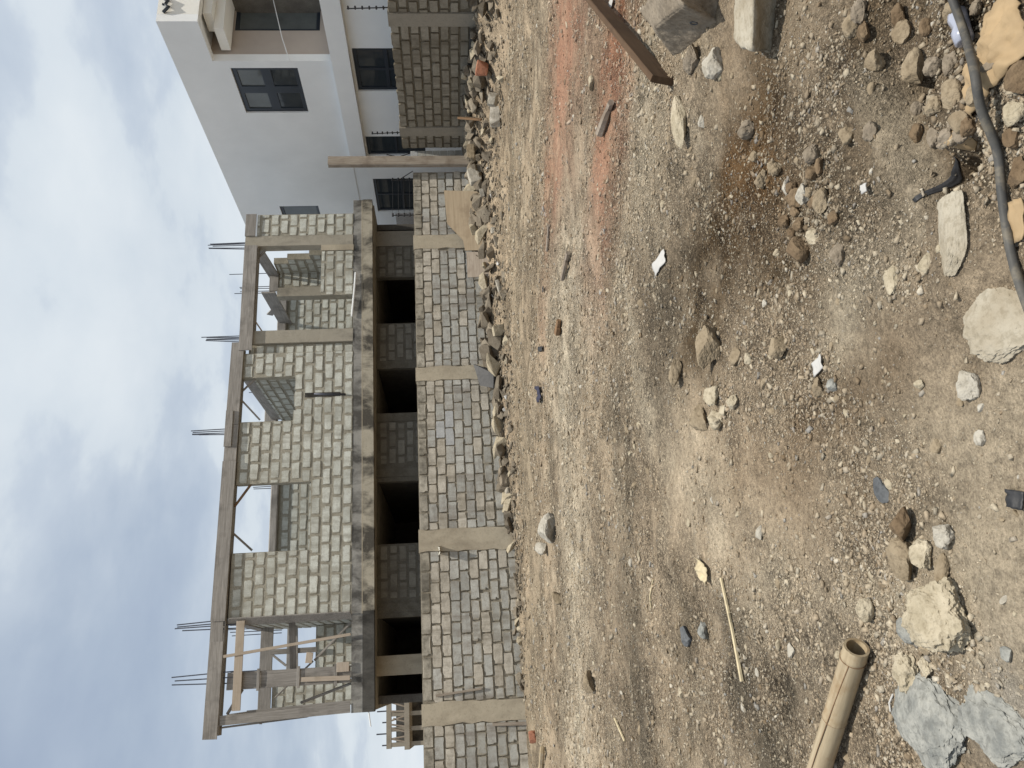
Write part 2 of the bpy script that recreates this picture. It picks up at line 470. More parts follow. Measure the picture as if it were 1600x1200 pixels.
def soil_material():
    mt, n, b = new_mat('soil')
    at = n.n('ShaderNodeVertexColor', layer_name='Col')
    p = pos(n)
    a = n.noise(p, 3.2, 8, .68); f1 = n.noise(p, 26, 7, .72); f2 = n.noise(p, 120, 5, .7)
    vo = n.n('ShaderNodeTexVoronoi', feature='F1'); vo.inputs['Scale'].default_value = 60; n.l(p, vo.inputs['Vector'])
    c = n.mix(1.0, at.outputs['Color'], n.ramp(a, [(.3, .74), (.7, 1.22)]), 'MULTIPLY')
    c = n.mix(1.0, c, n.ramp(f1, [(.3, .55), (.5, 1.0), (.7, 1.32)]), 'MULTIPLY')  # low spots darkened: crevice shade painted into the soil colour
    c = n.mix(1.0, c, n.ramp(f2, [(.3, .60), (.52, 1.05), (.75, 1.4)]), 'MULTIPLY')
    # grains and crumbs packed in the soil, three sizes
    hs = []
    for sc_, lo_, hi_, thr in ((38, .68, 1.6, .50), (85, .62, 1.65, .42), (190, .66, 1.55, .0)):
        wv = n.n('ShaderNodeTexVoronoi', feature='F1', voronoi_dimensions='3D'); wv.inputs['Scale'].default_value = sc_; n.l(p, wv.inputs['Vector'])
        sepc = n.n('ShaderNodeSeparateColor'); n.l(wv.outputs['Color'], sepc.inputs[0])
        shade = n.ramp(sepc.outputs[0], [(0, lo_), (.6, 1.0), (1, hi_)])
        edge = n.ramp(wv.outputs['Distance'], [(.34, 1.0), (.66, .66)])  # dark rims painted as shade in the gaps between grains
        on = n.ramp(n.noise(p, sc_*.06, 4, .65), [(thr-.02, 0), (thr+.10, 1)]) if thr else 1.0
        on = n.math('MULTIPLY', on, at.outputs['Alpha'])
        c = n.mix(on, c, n.mix(1.0, n.mix(1.0, c, shade, 'MULTIPLY'), edge, 'MULTIPLY'))
        hgt = n.math('MULTIPLY', n.math('SUBTRACT', .6, wv.outputs['Distance']), n.math('ADD', .4, sepc.outputs[1]))
        hs.append(n.math('MULTIPLY', hgt, on))
    c = n.mix(1.0, c, 1.34, 'MULTIPLY')
    gr = n.ramp(vo.outputs['Distance'], [(.12, .9), (.26, 0)])
    pick = n.ramp(n.n('ShaderNodeSeparateColor', i_Color=vo.outputs['Color']).outputs[0], [(.72, 0), (.78, 1)])
    c = n.mix(n.math('MULTIPLY', gr, pick), c, (.46, .40, .31))
    n.l(c, b.inputs['Base Color']); b.inputs['Roughness'].default_value = .97; b.inputs['Specular IOR Level'].default_value = .1
    h = n.math('ADD', n.math('MULTIPLY', f1, 1.0), n.math('MULTIPLY', f2, .45))
    h = n.math('ADD', h, n.math('ADD', n.math('MULTIPLY', hs[0], 1.0), n.math('ADD', n.math('MULTIPLY', hs[1], .5), n.math('MULTIPLY', hs[2], .25))))
    bump(n, b, h, 1.0, .030)
    return mt


M['soil'] = soil_material()


def pebble_material():
    mt, n, b = new_mat('pebble')
    at = n.n('ShaderNodeVertexColor', layer_name='Col')
    a = n.noise(pos(n), 90, 4, .7)
    c = n.mix(1.0, at.outputs['Color'], n.ramp(a, [(.3, .72), (.7, 1.2)]), 'MULTIPLY')
    n.l(c, b.inputs['Base Color']); b.inputs['Roughness'].default_value = .95; b.inputs['Specular IOR Level'].default_value = .12
    bump(n, b, a, .5, .004)
    return mt


M['pebble'] = pebble_material()


def bamboo_material():
    mt, n, b = new_mat('bamboo')
    tcn = n.n('ShaderNodeTexCoord')
    mp_ = n.n('ShaderNodeMapping'); mp_.inputs['Scale'].default_value = (3, 40, 40); n.l(tcn.outputs['Object'], mp_.inputs[0])
    g = n.noise(mp_.outputs[0], 1.5, 6, .65); bl = n.noise(tcn.outputs['Object'], 9, 6, .65)
    c = n.mix(n.ramp(g, [(.3, 0), (.7, 1)]), (.30, .235, .15), (.42, .345, .23))
    c = n.mix(n.ramp(bl, [(.50, 0), (.68, .6)]), c, (.24, .15, .07))
    n.l(c, b.inputs['Base Color']); b.inputs['Roughness'].default_value = .55; b.inputs['Specular IOR Level'].default_value = .3
    bump(n, b, g, .2, .003)
    return mt


M['bamboo'] = bamboo_material()


# ---------------------------------------------------------------- ground
def strokes_world(lst):
    out = []
    for pts, rad, colr, s in lst:
        P = np.array([on_z(x, y)[:2] for (x, y) in pts])
        out.append((P, rad, np.array(colr), s))
    return out


SOIL = np.array([.278, .220, .154])
PALE = (.385, .328, .242); DARK = (.082, .056, .031); RED = (.265, .148, .098); RUST = (.115, .068, .032); GREYD = (.105, .088, .064)
STROKES = strokes_world([
    ([(830, 1190), (830, 900), (815, 600), (800, 300)], 1.6, (.25, .205, .145), .7),
    ([(905, -60), (880, 100)], 1.5, RED, .85),
    ([(880, 100), (866, 300)], 1.0, RED, .85),
    ([(975, 20), (955, 130), (945, 220)], .6, (.22, .108, .062), .95),
    ([(960, 180), (945, 330), (920, 420)], .75, RED, .85),
    ([(855, 300), (850, 520)], .5, (.25, .135, .085), .45),
    ([(1010, 640), (975, 430), (1005, 250), (1020, 80)], .30, PALE, .7),
    ([(905, 1200), (895, 800), (875, 560), (900, 420)], 1.3, (.42, .36, .27), .85),
    ([(1180, 900), (1120, 760), (1050, 700)], .45, PALE, .55),
    ([(1280, 1000), (1200, 900)], .3, PALE, .5),
    ([(1020, 330), (1040, 180), (1080, 240)], .35, PALE, .5),
    ([(1010, 1190), (985, 900), (965, 650)], .55, GREYD, .6),
    ([(1060, 1190), (1070, 980)], .35, (.15, .122, .085), .7),
    ([(1080, 500), (1150, 350), (1190, 220)], .50, DARK, 1.0),
    ([(1040, 560), (1060, 440)], .40, GREYD, .6),
    ([(1150, 270), (1215, 340)], .30, RUST, 1.0),
    ([(1190, 440), (1290, 330)], .24, (.09, .064, .038), .75),
    ([(1130, 150), (1160, 80)], .3, (.17, .125, .08), .6),
    ([(1350, 600), (1540, 700), (1570, 870), (1480, 760)], .26, (.345, .285, .205), .8),
    ([(1330, 960), (1480, 930)], .25, PALE, .6),
    ([(1300, 530), (1340, 420), (1400, 380)], .14, PALE, .6),
    ([(1250, 650), (1330, 590), (1400, 560)], .2, (.15, .108, .068), .7),
    ([(1160, 760), (1290, 720)], .3, (.20, .145, .092), .6),
    ([(1450, 40), (1350, 40), (1390, 180)], .24, (.10, .072, .044), 1.0),
    ([(1440, 210), (1470, 280)], .07, (.13, .094, .058), .9),
    ([(1360, 130), (1385, 230), (1440, 330)], .07, PALE, .6),
    ([(1160, 1090), (1240, 1120), (1200, 1180)], .24, GREYD, .8),
    ([(1130, 980), (1160, 1010)], .2, GREYD, .8),
    ([(1500, 1000), (1560, 960)], .16, (.315, .262, .19), .8),
    ([(1560, 1120), (1590, 1160)], .2, (.28, .255, .215), .7),
    ([(1590, 20), (1560, 10)], .12, (.13, .085, .05), .8),
])


def seg_dist(X, Y, P):
    d = np.full(X.shape, 1e9)
    for (a, b) in zip(P[:-1], P[1:]):
        v = b-a; L = max((v**2).sum(), 1e-9)
        t = np.clip(((X-a[0])*v[0] + (Y-a[1])*v[1])/L, 0, 1)
        d = np.minimum(d, np.hypot(X-a[0]-t*v[0], Y-a[1]-t*v[1]))
    return d


def soil_col(X, Y):
    wx = (fbm(X*1.7, Y*1.7, 71, 4)-.5)*1.0; wy = (fbm(X*1.7+40, Y*1.7, 75, 4)-.5)*1.0
    far = np.clip(np.hypot(X, Y)/8, .25, 1)
    Xw, Yw = X+wx*far*.7, Y+wy*far*.7
    c = np.broadcast_to(SOIL, X.shape+(3,)).copy()
    k = fbm(X*.8, Y*.8, 31, 5)[..., None]
    c = c*(1 + (k-.5)*.9)
    k2 = np.clip((fbm(X*2.6, Y*2.6, 35, 5)-.52)*5, 0, 1)[..., None]
    c = c*(1-k2*.35) + np.array(PALE)*k2*.35
    brk = .72 + 1.9*(fbm(X*3.5, Y*3.5, 91, 5)-.42)
    for P, rad, colr, s in STROKES:
        d = seg_dist(Xw, Yw, P)
        lowb = .62 if colr[0] > 2*colr[2] and colr[0] > .2 else .3   # the red earth runs on with fewer gaps
        w = np.exp(-(d/rad)**2*1.2)*s*np.clip(brk, lowb, 1.1)
        w = np.clip(w, 0, 1)[..., None]
        c = c*(1-w) + colr*w
    return c


# hollows and humps of the foreground: (polyline in the photo, radius, height)
HUMPS = [(np.array([on_z(x, y)[:2] for x, y in p]), r, h) for p, r, h in [
    ([(1400, 150), (1430, 230), (1465, 285)], .075, -.085),
    ([(1460, 300), (1505, 245)], .055, -.10),
    ([(1350, 130), (1365, 200), (1390, 275)], .09, .035),
    ([(1480, 50), (1420, 90), (1400, 10)], .16, -.10),
    ([(1560, 60), (1590, 150)], .14, .03),
    ([(1230, 300), (1210, 420)], .16, -.03),
    ([(1490, 340), (1490, 420)], .12, .03),
    ([(1060, 60), (1150, 20)], .55, .05),
]]


def wall_mound(X, Y):
    """earth and rubble heaped against the fence, higher to the right"""
    h = np.interp(X, [-2, 2, 6, 9, 12, 14.5, 15.3], [.06, .10, .20, .40, .55, .60, .62])
    d = np.clip(19.2-Y, 0, 99)
    wid = np.interp(X, [-2, 6, 9, 14], [.55, .85, 1.15, 1.5])
    a = h*np.exp(-(d/wid)**2)
    d2 = np.clip(15.1-X, 0, 99)
    hh = np.interp(Y, [8, 12, 16, 19], [.45, .55, .68, .65])
    b = hh*np.exp(-(d2/1.05)**2)*(Y > 6)
    return np.maximum(a, b)*(.8 + .4*fbm(X*1.6, Y*1.6, 5, 3))


def gh(X, Y):
    X = np.asarray(X, float); Y = np.asarray(Y, float)
    r = np.hypot(X, Y)
    h = (fbm(X*.35, Y*.35, 1, 3)-.5)*.10*np.clip(r/6, .2, 1)
    h = h + (fbm(X*1.3, Y*1.3, 2, 4)-.5)*.095
    rough = .5 + 1.1*np.clip((fbm(X*.9, Y*.9, 8, 3)-.35)*2.2, 0, 1)
    lat = (X*R0[0]+Y*R0[1])
    rough = rough*(1 + .9*np.clip(lat/.8, 0, 1)*np.clip((5-r)/3, 0, 1))
    h = h + (fbm(X*4.5, Y*4.5, 3, 3)-.5)*.045*rough
    h = h + (fbm(X*16, Y*16, 4, 3)-.5)*.014*rough
    near = np.clip((7-r)/5, 0, 1)
    cl = np.abs(fbm(X*9, Y*9, 12, 3)-.5)*2
    h = h + (.5-cl)*.030*np.clip(lat/.9, 0, 1)*near + (fbm(X*34, Y*34, 14, 3)-.5)*.012*rough*near
    for P, rad, hh in HUMPS:
        d = seg_dist(X, Y, P)
        h = h + hh*np.exp(-(d/rad)**4)
    fade = np.clip((40-r)/20, 0, 1)
    return h*fade*np.where((r < 40), 1, 0) + wall_mound(X, Y)


def hit(x, y, dz=0.):
    """where the ray of a photo point meets the ground"""
    z = 0.
    for _ in range(5):
        p = on_z(x, y, z+dz); z = float(gh(p[0], p[1]))
    p = on_z(x, y, z+dz)
    return np.array([p[0], p[1], z])


fine = np.linspace(-R(31), R(31), 680)
coarse = np.linspace(R(31), 2*math.pi-R(31), 60)[1:-1]
ang = YAW + np.concatenate([fine, coarse])
rad = np.concatenate([[.25, .6, 1.0], np.geomspace(1.25, 25, 560), np.geomspace(27, 900, 26)])
A, RR = np.meshgrid(ang, rad)
GX, GY = RR*np.cos(A), RR*np.sin(A)
GZ = gh(GX, GY)
V = np.stack([GX, GY, GZ], -1).reshape(-1, 3)
na, nr = len(ang), len(rad)
i, j = np.meshgrid(np.arange(nr-1), np.arange(na), indexing='ij')
j2 = (j+1) % na
Fq = np.stack([i*na+j, (i+1)*na+j, (i+1)*na+j2, i*na+j2], -1).reshape(-1, 4)
def pw(pts): return np.array([on_z(x, y)[:2] for x, y in pts])
BARE = [(pw([(1400, 560), (1550, 760), (1540, 900)]), .30), (pw([(1510, 960), (1560, 1000)]), .2), (pw([(1450, 540), (1480, 640)]), .15), (pw([(1300, 480), (1340, 560)]), .2), (pw([(890, -40), (872, 250)]), .7), (pw([(950, 200), (930, 400)]), .3),
        (pw([(1360, 200), (1440, 250)]), .2), (pw([(1480, 370), (1540, 420)]), .18), (pw([(1260, 800), (1180, 760)]), .3), (pw([(1130, 150), (1160, 60)]), .3), (pw([(1590, 900), (1590, 700)]), .25), (pw([(1060, 760), (1090, 650)]), .4)]
grain = np.clip(.35 + (fbm(GX*1.1, GY*1.1, 61, 4)*.6 + fbm(GX*4, GY*4, 66, 3)*.4 - .42)*5, .25, 1)
for P_, rad_ in BARE: grain = grain*(1-.8*np.exp(-(seg_dist(GX+(fbm(GX*5, GY*5, 17, 3)-.5)*.25, GY, P_)/rad_)**2))
ground = np_mesh('ground', V, Fq, M['soil'], smooth=True, col=np.concatenate([soil_col(GX, GY).reshape(-1, 3), grain.reshape(-1, 1)], 1))
ground['kind'] = 'structure'

# ---------------------------------------------------------------- blocks
def block_mesh(seed, mat, ragged=1.0, smooth_edge=.006):
    """unit sandcrete block face: x, z in -.5...5, front near y = 0, worn outline"""
    rs = random.Random(seed)
    out = []
    base = [(-.5, -.42), (-.44, -.5), (-.1, -.5), (.2, -.5), (.45, -.5), (.5, -.40), (.5, .1), (.5, .43), (.43, .5), (.1, .5), (-.25, .5), (-.46, .5), (-.5, .40), (-.5, -.05)]
    chip = rs.choice([None, None, 0, 4, 7, 11])
    for k, (x, z) in enumerate(base):
        jx, jz = rs.uniform(-.022, .012)*ragged, rs.uniform(-.06, .025)*ragged
        sx, sz = (1 if x > 0 else -1), (1 if z > 0 else -1)
        if k == chip: jx -= .05*ragged; jz -= .10*ragged
        out.append((x + sx*jx*(abs(x) > .3), z + sz*jz*(abs(z) > .3)))
    n = len(out)
    v, f = [], []
    for (x, z) in out:
        v.append((x*.985, rs.uniform(-.002, .003), z*.965))
    for (x, z) in out: v.append((x, smooth_edge+.004, z))
    for (x, z) in out: v.append((x, .06, z))
    f.append(tuple(range(n)))
    for r_ in (0, 1):
        for k in range(n):
            q = (k+1) % n
            f.append((r_*n+k, (r_+1)*n+k, (r_+1)*n+q, r_*n+q))
    me = bpy.data.meshes.new('block')
    me.from_pydata(v, [], f); me.materials.append(mat); me.update()
    uvs = [(v[i][0], v[i][2]) for q in f for i in q]
    me.uv_layers.new(name='UVMap').data.foreach_set('uv', np.array(uvs, np.float32).ravel())
    return me, np.array(v), f


def block_set(mat, n, ragged): return [block_mesh(int(rng.integers(1e6)), mat, ragged) for _ in range(n)]


BS = {k: block_set(M[k], 7, r) for k, r in
      (('fence_beige', 1.25), ('fence_grey', 1.25), ('fence_low', 1.9), ('fence_top', 1.5), ('fence_white', .5), ('side_block', 1.1), ('bld_block', 1.7), ('bld_shade', 1.1))}


class Blocks:
    """lays courses; the largest-looking blocks become parts, the others one joined part"""
    def __init__(s, parent, limit): s.parent, s.limit, s.items = parent, limit, []
    def lay(s, org, rz, spans_at, z0, z1, pitch, bh, bl, joint, kinds, prio=0, proud=.014, jit=.004, phase=0, parent=None, topfn=None, zj=.004):
        """org: wall origin (x,y); rz: wall turn; spans_at(z) -> free intervals of s"""
        c, sn = math.cos(rz), math.sin(rz)
        nc = int(math.ceil((z1-z0)/pitch - .25))
        for k in range(nc):
            za = z0 + k*pitch; h = min(bh, z1-za)
            if h < .07: continue
            zc = za+h/2
            off = (k % 2)*.5*(bl+joint) + phase + random.uniform(-.03, .03)
            for (a, b) in spans_at(zc):
                q0 = math.floor((a-off)/(bl+joint))
                q = q0
                while True:
                    s0 = off + q*(bl+joint); s1 = s0+bl; q += 1
                    if s0 > b: break
                    s0, s1 = max(s0, a+.006), min(s1, b-.006)
                    if s1-s0 < .07: continue
                    if topfn and zc > topfn((s0+s1)/2): continue
                    sc = (s0+s1)/2 + random.uniform(-.006, .006)
                    kd = kinds(sc, zc, k) if callable(kinds) else kinds
                    me = random.choice(BS[kd])
                    L = (s1-s0)*random.uniform(.97, 1.01); H = h*random.uniform(.95, 1.03)
                    pr = proud + random.uniform(-jit, jit)
                    x = org[0] + c*sc + sn*pr; y = org[1] + sn*sc - c*pr
                    T = Matrix.Translation((x, y, zc + random.uniform(-zj, zj))) @ Matrix.Rotation(rz, 4, 'Z') @ Matrix.Rotation(random.uniform(-.014, .014), 4, 'Y') @ Matrix.Rotation(random.uniform(-.03, .02), 4, 'X') @ Matrix.Rotation(random.uniform(-.015, .015), 4, 'Z') @ Matrix.Diagonal((L, 1, H, 1))
                    s.items.append((prio + random.random()*.01, T, me, parent or s.parent))
    def build(s):
        s.items.sort(key=lambda t: -t[0])
        for (_, T, me, par) in s.items[:s.limit]:
            o = bpy.data.objects.new('block', me[0]); link(o, par); o.matrix_local = T
        rest = s.items[s.limit:]
        if rest:
            v, f, mats, mi, uvs = [], [], [], [], []
            for (_, T, me, par) in rest:
                b = len(v)
                v += [tuple(T @ Vector(p)) for p in me[1]]
                f += [tuple(i+b for i in q) for q in me[2]]
                uvs += [(me[1][i][0], me[1][i][2]) for q in me[2] for i in q]
                mt = me[0].materials[0]
                if mt not in mats: mats.append(mt)
                mi += [mats.index(mt)]*len(me[2])
            o = mesh('block_courses', v, f, None, s.parent)
            for mt in mats: o.data.materials.append(mt)
            o.data.polygons.foreach_set('material_index', mi)
            o.data.uv_layers.new(name='UVMap').data.foreach_set('uv', np.array(uvs, np.float32).ravel())
            o['kind'] = 'stuff'


def spans(rects):
    """rects: solid rectangles (s0,s1,z0,z1) -> function z -> merged intervals"""
    def fn(z):
        iv = sorted((r[0], r[1]) for r in rects if r[2] <= z <= r[3])
        out = []
        for a, b in iv:
            if out and a <= out[-1][1]+1e-6: out[-1] = (out[-1][0], max(b, out[-1][1]))
            else: out.append((a, b))
        return out
    return fn


# ---------------------------------------------------------------- fence along the far side of the plot
FY = 19.2
FTOP = 2.35
fence = thing('block_fence', 'long rough sandcrete block fence with concrete pillars behind the rubble', 'fence', (0, FY, 0))
FX0, FX1 = -2.6, 14.45
box('mortar_bed', FX0, FX1, .012, .17, -.3, FTOP-.01, M['mortar_dark'], fence)
pill = [(-.04, .23), (3.79, .27), (8.12, .20), (12.1, .22)]
pr_ = []
for k, (px_, w) in enumerate(pill):
    jag = random.uniform(-.02, .02)
    n_ = 12
    v = []
    for q in range(n_+1):
        z = -.3 + (FTOP+.015+.3)*q/n_
        jl, jr = random.uniform(-.025, .03), random.uniform(-.03, .025)
        v += [(px_-w+jl, -.03, z), (px_+w+jr, -.03, z), (px_+w+jr, .19, z), (px_-w+jl, .19, z)]
    f = []
    for q in range(n_):
        for e in range(4):
            f.append((q*4+e, q*4+(e+1) % 4, (q+1)*4+(e+1) % 4, (q+1)*4+e))
    f.append((n_*4, n_*4+1, n_*4+2, n_*4+3))
    mesh('pillar', v, f, M['concrete_lt'], fence)
edges = [FX0] + [e for (p, w) in pill for e in (p-w+.01, p+w-.01)] + [FX1]
frects = [(edges[2*k], edges[2*k+1], -1, FTOP+1) for k in range(len(pill)+1)]


def fence_kind(s, z, k):
    if abs(s-6.75)+abs(z-1.55)*1.6 < .55: return 'fence_white'
    if k >= 9: return 'fence_top'
    g = fbm(np.array([s*.5]), np.array([z*1.3]), 44, 2)[0]
    if k <= 2 or (s < 4 and k <= 4 and g > .45): return 'fence_low' if random.random() > .2 else 'fence_beige'
    if k >= 7: return 'fence_beige' if random.random() < .8 else 'fence_grey'
    row = (k*7 + int(s > 3.8)*3 + int(s > 8.1)*5) % 4
    return 'fence_grey' if random.random() < (.55 if row == 0 else .92) else 'fence_beige'


FB = Blocks(fence, 298)
FB.lay((0, 0), 0, spans(frects), .05, FTOP, .23, .211, .452, .021, fence_kind, 1.0, proud=.016, jit=.008)
FB.build()
# thin boards left in the wall beside the first pillar
board('batten', (.42, -.05, 1.02), (.33, -.05, 2.05), .05, .05, M['wood_post'], fence, up=(1, 0, 0))
board('batten', (-.36, -.05, .05), (-.33, -.05, .82), .07, .05, M['wood_post'], fence, up=(1, 0, 0))

# ---------------------------------------------------------------- side fence (right), in its own shade
SX = 15.1
side = thing('side_fence', 'shaded block fence with pillars running along the white house on the right', 'fence', (SX, 18.95, 0))
STOP = 2.62
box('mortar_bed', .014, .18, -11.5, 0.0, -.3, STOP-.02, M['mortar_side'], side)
SB = Blocks(side, 296)
sp = [(-.75, .17), (-4.68, .19), (-8.9, .19)]
sed = [-11.5] + [e for (p, w) in reversed(sp) for e in (p-w, p+w)] + [-.02]
# s runs towards the camera (-y) on this wall
srects = [(-sed[2*k+1], -sed[2*k], -1, 9) for k in range(len(sp)+1)]
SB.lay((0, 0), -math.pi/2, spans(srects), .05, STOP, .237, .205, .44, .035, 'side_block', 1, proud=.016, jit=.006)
SB.build()
for (p, w) in sp:
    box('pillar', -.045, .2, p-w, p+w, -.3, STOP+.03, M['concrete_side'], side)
box('lintel', -.03, .0, -4.4, -2.2, .62, .74, M['soot_and_shade'], side)
# stack of pale solid blocks closing the corner
cor = thing('block_pier', 'short pier of pale solid blocks stacked between wooden post and side fence', 'pier', (0, 0, 0))
z = .05
for k in range(11):
    hh = .205
    x0, x1 = 14.80+random.uniform(-.012, .012), 15.06+random.uniform(-.01, .01)
    mm = M['fence_white'] if k == 10 else M['fence_grey']
    box('block', x0, x1, 19.02, 19.3, z, z+hh, mm, cor); z += hh+.009
# ---------------------------------------------------------------- post
post = board('wooden_post', (14.555, 18.88, -.2), (14.60, 18.88, 4.70), .30, .16, M['wood_post'], None, up=(1, 0, 0), jit=.008)
tag(post, 'tall weathered timber post standing in front of the fence corner', 'post')

# ---------------------------------------------------------------- electric fence on the side fence
ef = thing('electric_fence', 'black electric fence rods with insulators on top of the side fence', 'electric fence', (SX, 18.95, STOP))
def rod(name, p0, p1, r, mat, par): return tube(name, [p0, p1], r, mat, par, seg=6)
rods = []
for (yy, zt, lean) in ((-4.95, .95, 0), (-.62, .82, 0), (-9.2, .95, 0)):
    p = rod('rod', (.06, yy, 0), (.02+lean, yy, zt), .014, M['black'], ef); rods.append((yy, zt))
    for k in range(6):
        zz_ = zt*(.12+.17*k)
        tube('insulator', [(.05, yy-.04, zz_), (.05, yy+.04, zz_)], .022, M['black'], p, seg=6)
ef2 = thing('electric_fence', 'black electric fence frame with braces on the long fence beside the wooden post', 'electric fence', (14.0, FY, FTOP))
for (xx, zt) in ((.25, .62), (-.95, .60)):
    p = rod('rod', (xx, .08, -.02), (xx, .08, zt), .016, M['black'], ef2)
    for k in range(4): tube('insulator', [(xx-.05, .06, .1+k*.16), (xx+.05, .06, .1+k*.16)], .026, M['black'], p, seg=6)
rod('brace', (.55, .08, 0), (.25, .08, .4), .014, M['black'], ef2)
rod('brace', (.95, .08, .05), (1.15, .08, .75), .018, M['black'], ef2)
rod('brace', (1.2, .08, .0), (1.05, .08, .45), .014, M['black'], ef2)
for k in range(4): rod('wire', (.25, .06, .1+k*.16), (-.95, .06, .1+k*.16), .004, M['black'], ef2)

# ---------------------------------------------------------------- white house
WX = 16.5
wh = thing('white_house', 'white two storey house with blue black windows behind the side fence', 'house', (WX, 17.03, 0))
Y0 = 17.03
def wy(v): return v-Y0
# upper side wall with parapet running forward over the veranda
panel('side_wall', wy(15.69), wy(26.2), 4.36, 8.55,
      [(wy(15.69), wy(17.03), 4.36, 7.53), (wy(17.28), wy(19.04), 5.34, 7.13), (wy(23.72), wy(25.1), 5.82, 7.14)], 0, .24, M['plaster'], wh, axis='y')
panel('ground_wall', wy(9.0), wy(26.2), -.3, 3.87,
      [(wy(16.6), wy(18.2), 2.05, 3.80), (wy(20.15), wy(21.05), 2.0, 3.82), (wy(22.27), wy(24.15), 1.95, 3.80)], .02, .24, M['plaster'], wh, axis='y')
box('band', -.22, .6, wy(9.0), wy(21.2), 3.87, 4.36, M['plaster'], wh)
box('band', .02, .6, wy(21.2), wy(26.2), 3.87, 4.36, M['plaster'], wh)
box('parapet', .242, 7, wy(15.69), wy(15.93), 7.53, 8.55, M['plaster_warm'], wh)
box('cornice', .55, 7, wy(15.95), wy(16.55), 7.30, 7.528, M['plaster_warm'], wh)
box('cornice', .30, 7, wy(16.2), wy(16.95), 7.05, 7.298, M['plaster_warm'], wh)
box('roof_slab', .242, 7, wy(15.95), wy(26.2), 7.6, 7.8, M['plaster'], wh)
box('floor_slab', .62, 7, wy(13.5), wy(26.2), 3.9, 4.358, M['plaster'], wh)
panel('front_wall', .242, 7, 4.37, 7.6, [(1.08, 3.4, 4.73, 7.03)], 0, .22, M['plaster_grey'], wh, axis='x')
def window(par, s0, s1, z0, z1, axis, t, cols=2, rows=2, fr=.09, glass='glass', bar=.07):
    """frame with bars and one pane per light; front plane at t, set back 6 cm"""
    P = (lambda a, b, c: (b, a, c)) if axis == 'y' else (lambda a, b, c: (a, b, c))
    w = panel('window', s0, s1, z0, z1, [(s0+fr+(s1-s0-2*fr)*i/cols+(bar/2 if i else 0), s0+fr+(s1-s0-2*fr)*(i+1)/cols-(bar/2 if i < cols-1 else 0),
              z0+fr+(z1-z0-2*fr)*j/rows+(bar/2 if j else 0), z0+fr+(z1-z0-2*fr)*(j+1)/rows-(bar/2 if j < rows-1 else 0)) for i in range(cols) for j in range(rows)],
              t, t+.06, M['frame'], par, axis=axis)
    for i in range(cols):
        for j in range(rows):
            a0 = s0+fr+(s1-s0-2*fr)*i/cols; a1 = s0+fr+(s1-s0-2*fr)*(i+1)/cols
            b0 = z0+fr+(z1-z0-2*fr)*j/rows; b1 = z0+fr+(z1-z0-2*fr)*(j+1)/rows
            g = M['glass_lit'] if (glass == 'mix' and j == 1) or glass == 'lit' else M['glass']
            c = [P(a0, t+.025, b0), P(a1, t+.025, b0), P(a1, t+.032, b1), P(a0, t+.032, b1)]
            c2 = [P(a0, t+.04, b0), P(a1, t+.04, b0), P(a1, t+.047, b1), P(a0, t+.047, b1)]
            mesh('pane', c+c2, HEXF, g, w)
    return w
window(wh, wy(17.285), wy(19.035), 5.345, 7.125, 'y', .05, 2, 2, .12, 'mix', .26)
window(wh, wy(23.725), wy(25.095), 5.825, 7.135, 'y', .05, 2, 1, .09, 'lit')
window(wh, wy(16.605), wy(18.195), 2.055, 3.795, 'y', .07, 2, 2, .10, 'dark', .10)
window(wh, wy(20.155), wy(21.045), 2.005, 3.815, 'y', .07, 1, 2, .08, 'dark')
window(wh, wy(22.275), wy(24.145), 1.955, 3.795, 'y', .07, 2, 2, .08, 'dark')
window(wh, 1.085, 3.395, 4.735, 7.025, 'x', .05, 2, 1, .10, 'lit')
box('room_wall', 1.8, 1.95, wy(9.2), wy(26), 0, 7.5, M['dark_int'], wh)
tube('cable', [tuple(on_y(452, 94, 16.95)-np.array([WX, Y0, 0])), tuple(on_y(441, 60, 16.85)-np.array([WX, Y0, 0])), tuple(on_y(427, 0, 16.6)-np.array([WX, Y0, 0])), tuple(on_y(423, -40, 16.5)-np.array([WX, Y0, 0]))], .012, M['white_rod'], wh, seg=6)
pb = on_y(262, 12, 15.66)-np.array([WX, Y0, 0])  # bent rods made up for the dark marks on the parapet
tube('parapet_mark', [pb+np.array((-.16, 0, .1)), pb+np.array((-.05, -.05, -.02)), pb+np.array((.08, -.03, .06)), pb+np.array((.2, -.04, .0)), pb+np.array((.3, 0, .09))], .045, M['frame'], wh, seg=6)
tube('parapet_mark', [pb+np.array((.02, 0, -.05)), pb+np.array((.06, -.06, .12))], .03, M['frame'], wh, seg=6)
# tiled strip low on the wall beside the unfinished building
box('tile_panel', -.02, .019, wy(24.3), wy(25.45), 1.2, 3.2, M['tile'], wh)

# ---------------------------------------------------------------- unfinished building
TH = R(2.1)
BO = np.array([.1, 21., 0.])
def to_local(v):
    c, s = math.cos(TH), math.sin(TH)
    return np.array([c*v[0]-s*v[1], s*v[0]+c*v[1], v[2]])
def B(x, y, d):
    o = to_local(EYE-BO); r = to_local(ray(x, y)); return o + r*((d-o[1])/r[1])

bld = thing('unfinished_building', 'unfinished two storey block building with timber formwork and rebar on top', 'building', tuple(BO), -TH)
FZ = 4.15
# slab edge: a grey upper band over a stained beam, blackened at the left end
box('slab', 0, 14.33, 0.0, 13.8, 3.86, 4.13, M['slab_up'], bld, zr=(3.92, 4.19))
box('edge_beam', 2.36, 14.33, -.035, .25, 3.57, 3.857, M['slab_low'], bld, zr=(3.63, 3.917))
box('edge_beam', 0, 2.358, -.035, .25, 3.57, 3.857, M['soot_and_shade'], bld, zr=(3.578, 3.865))
box('slab_underside', .02, 14.3, .25, 13.8, 3.60, 3.855, M['concrete'], bld)
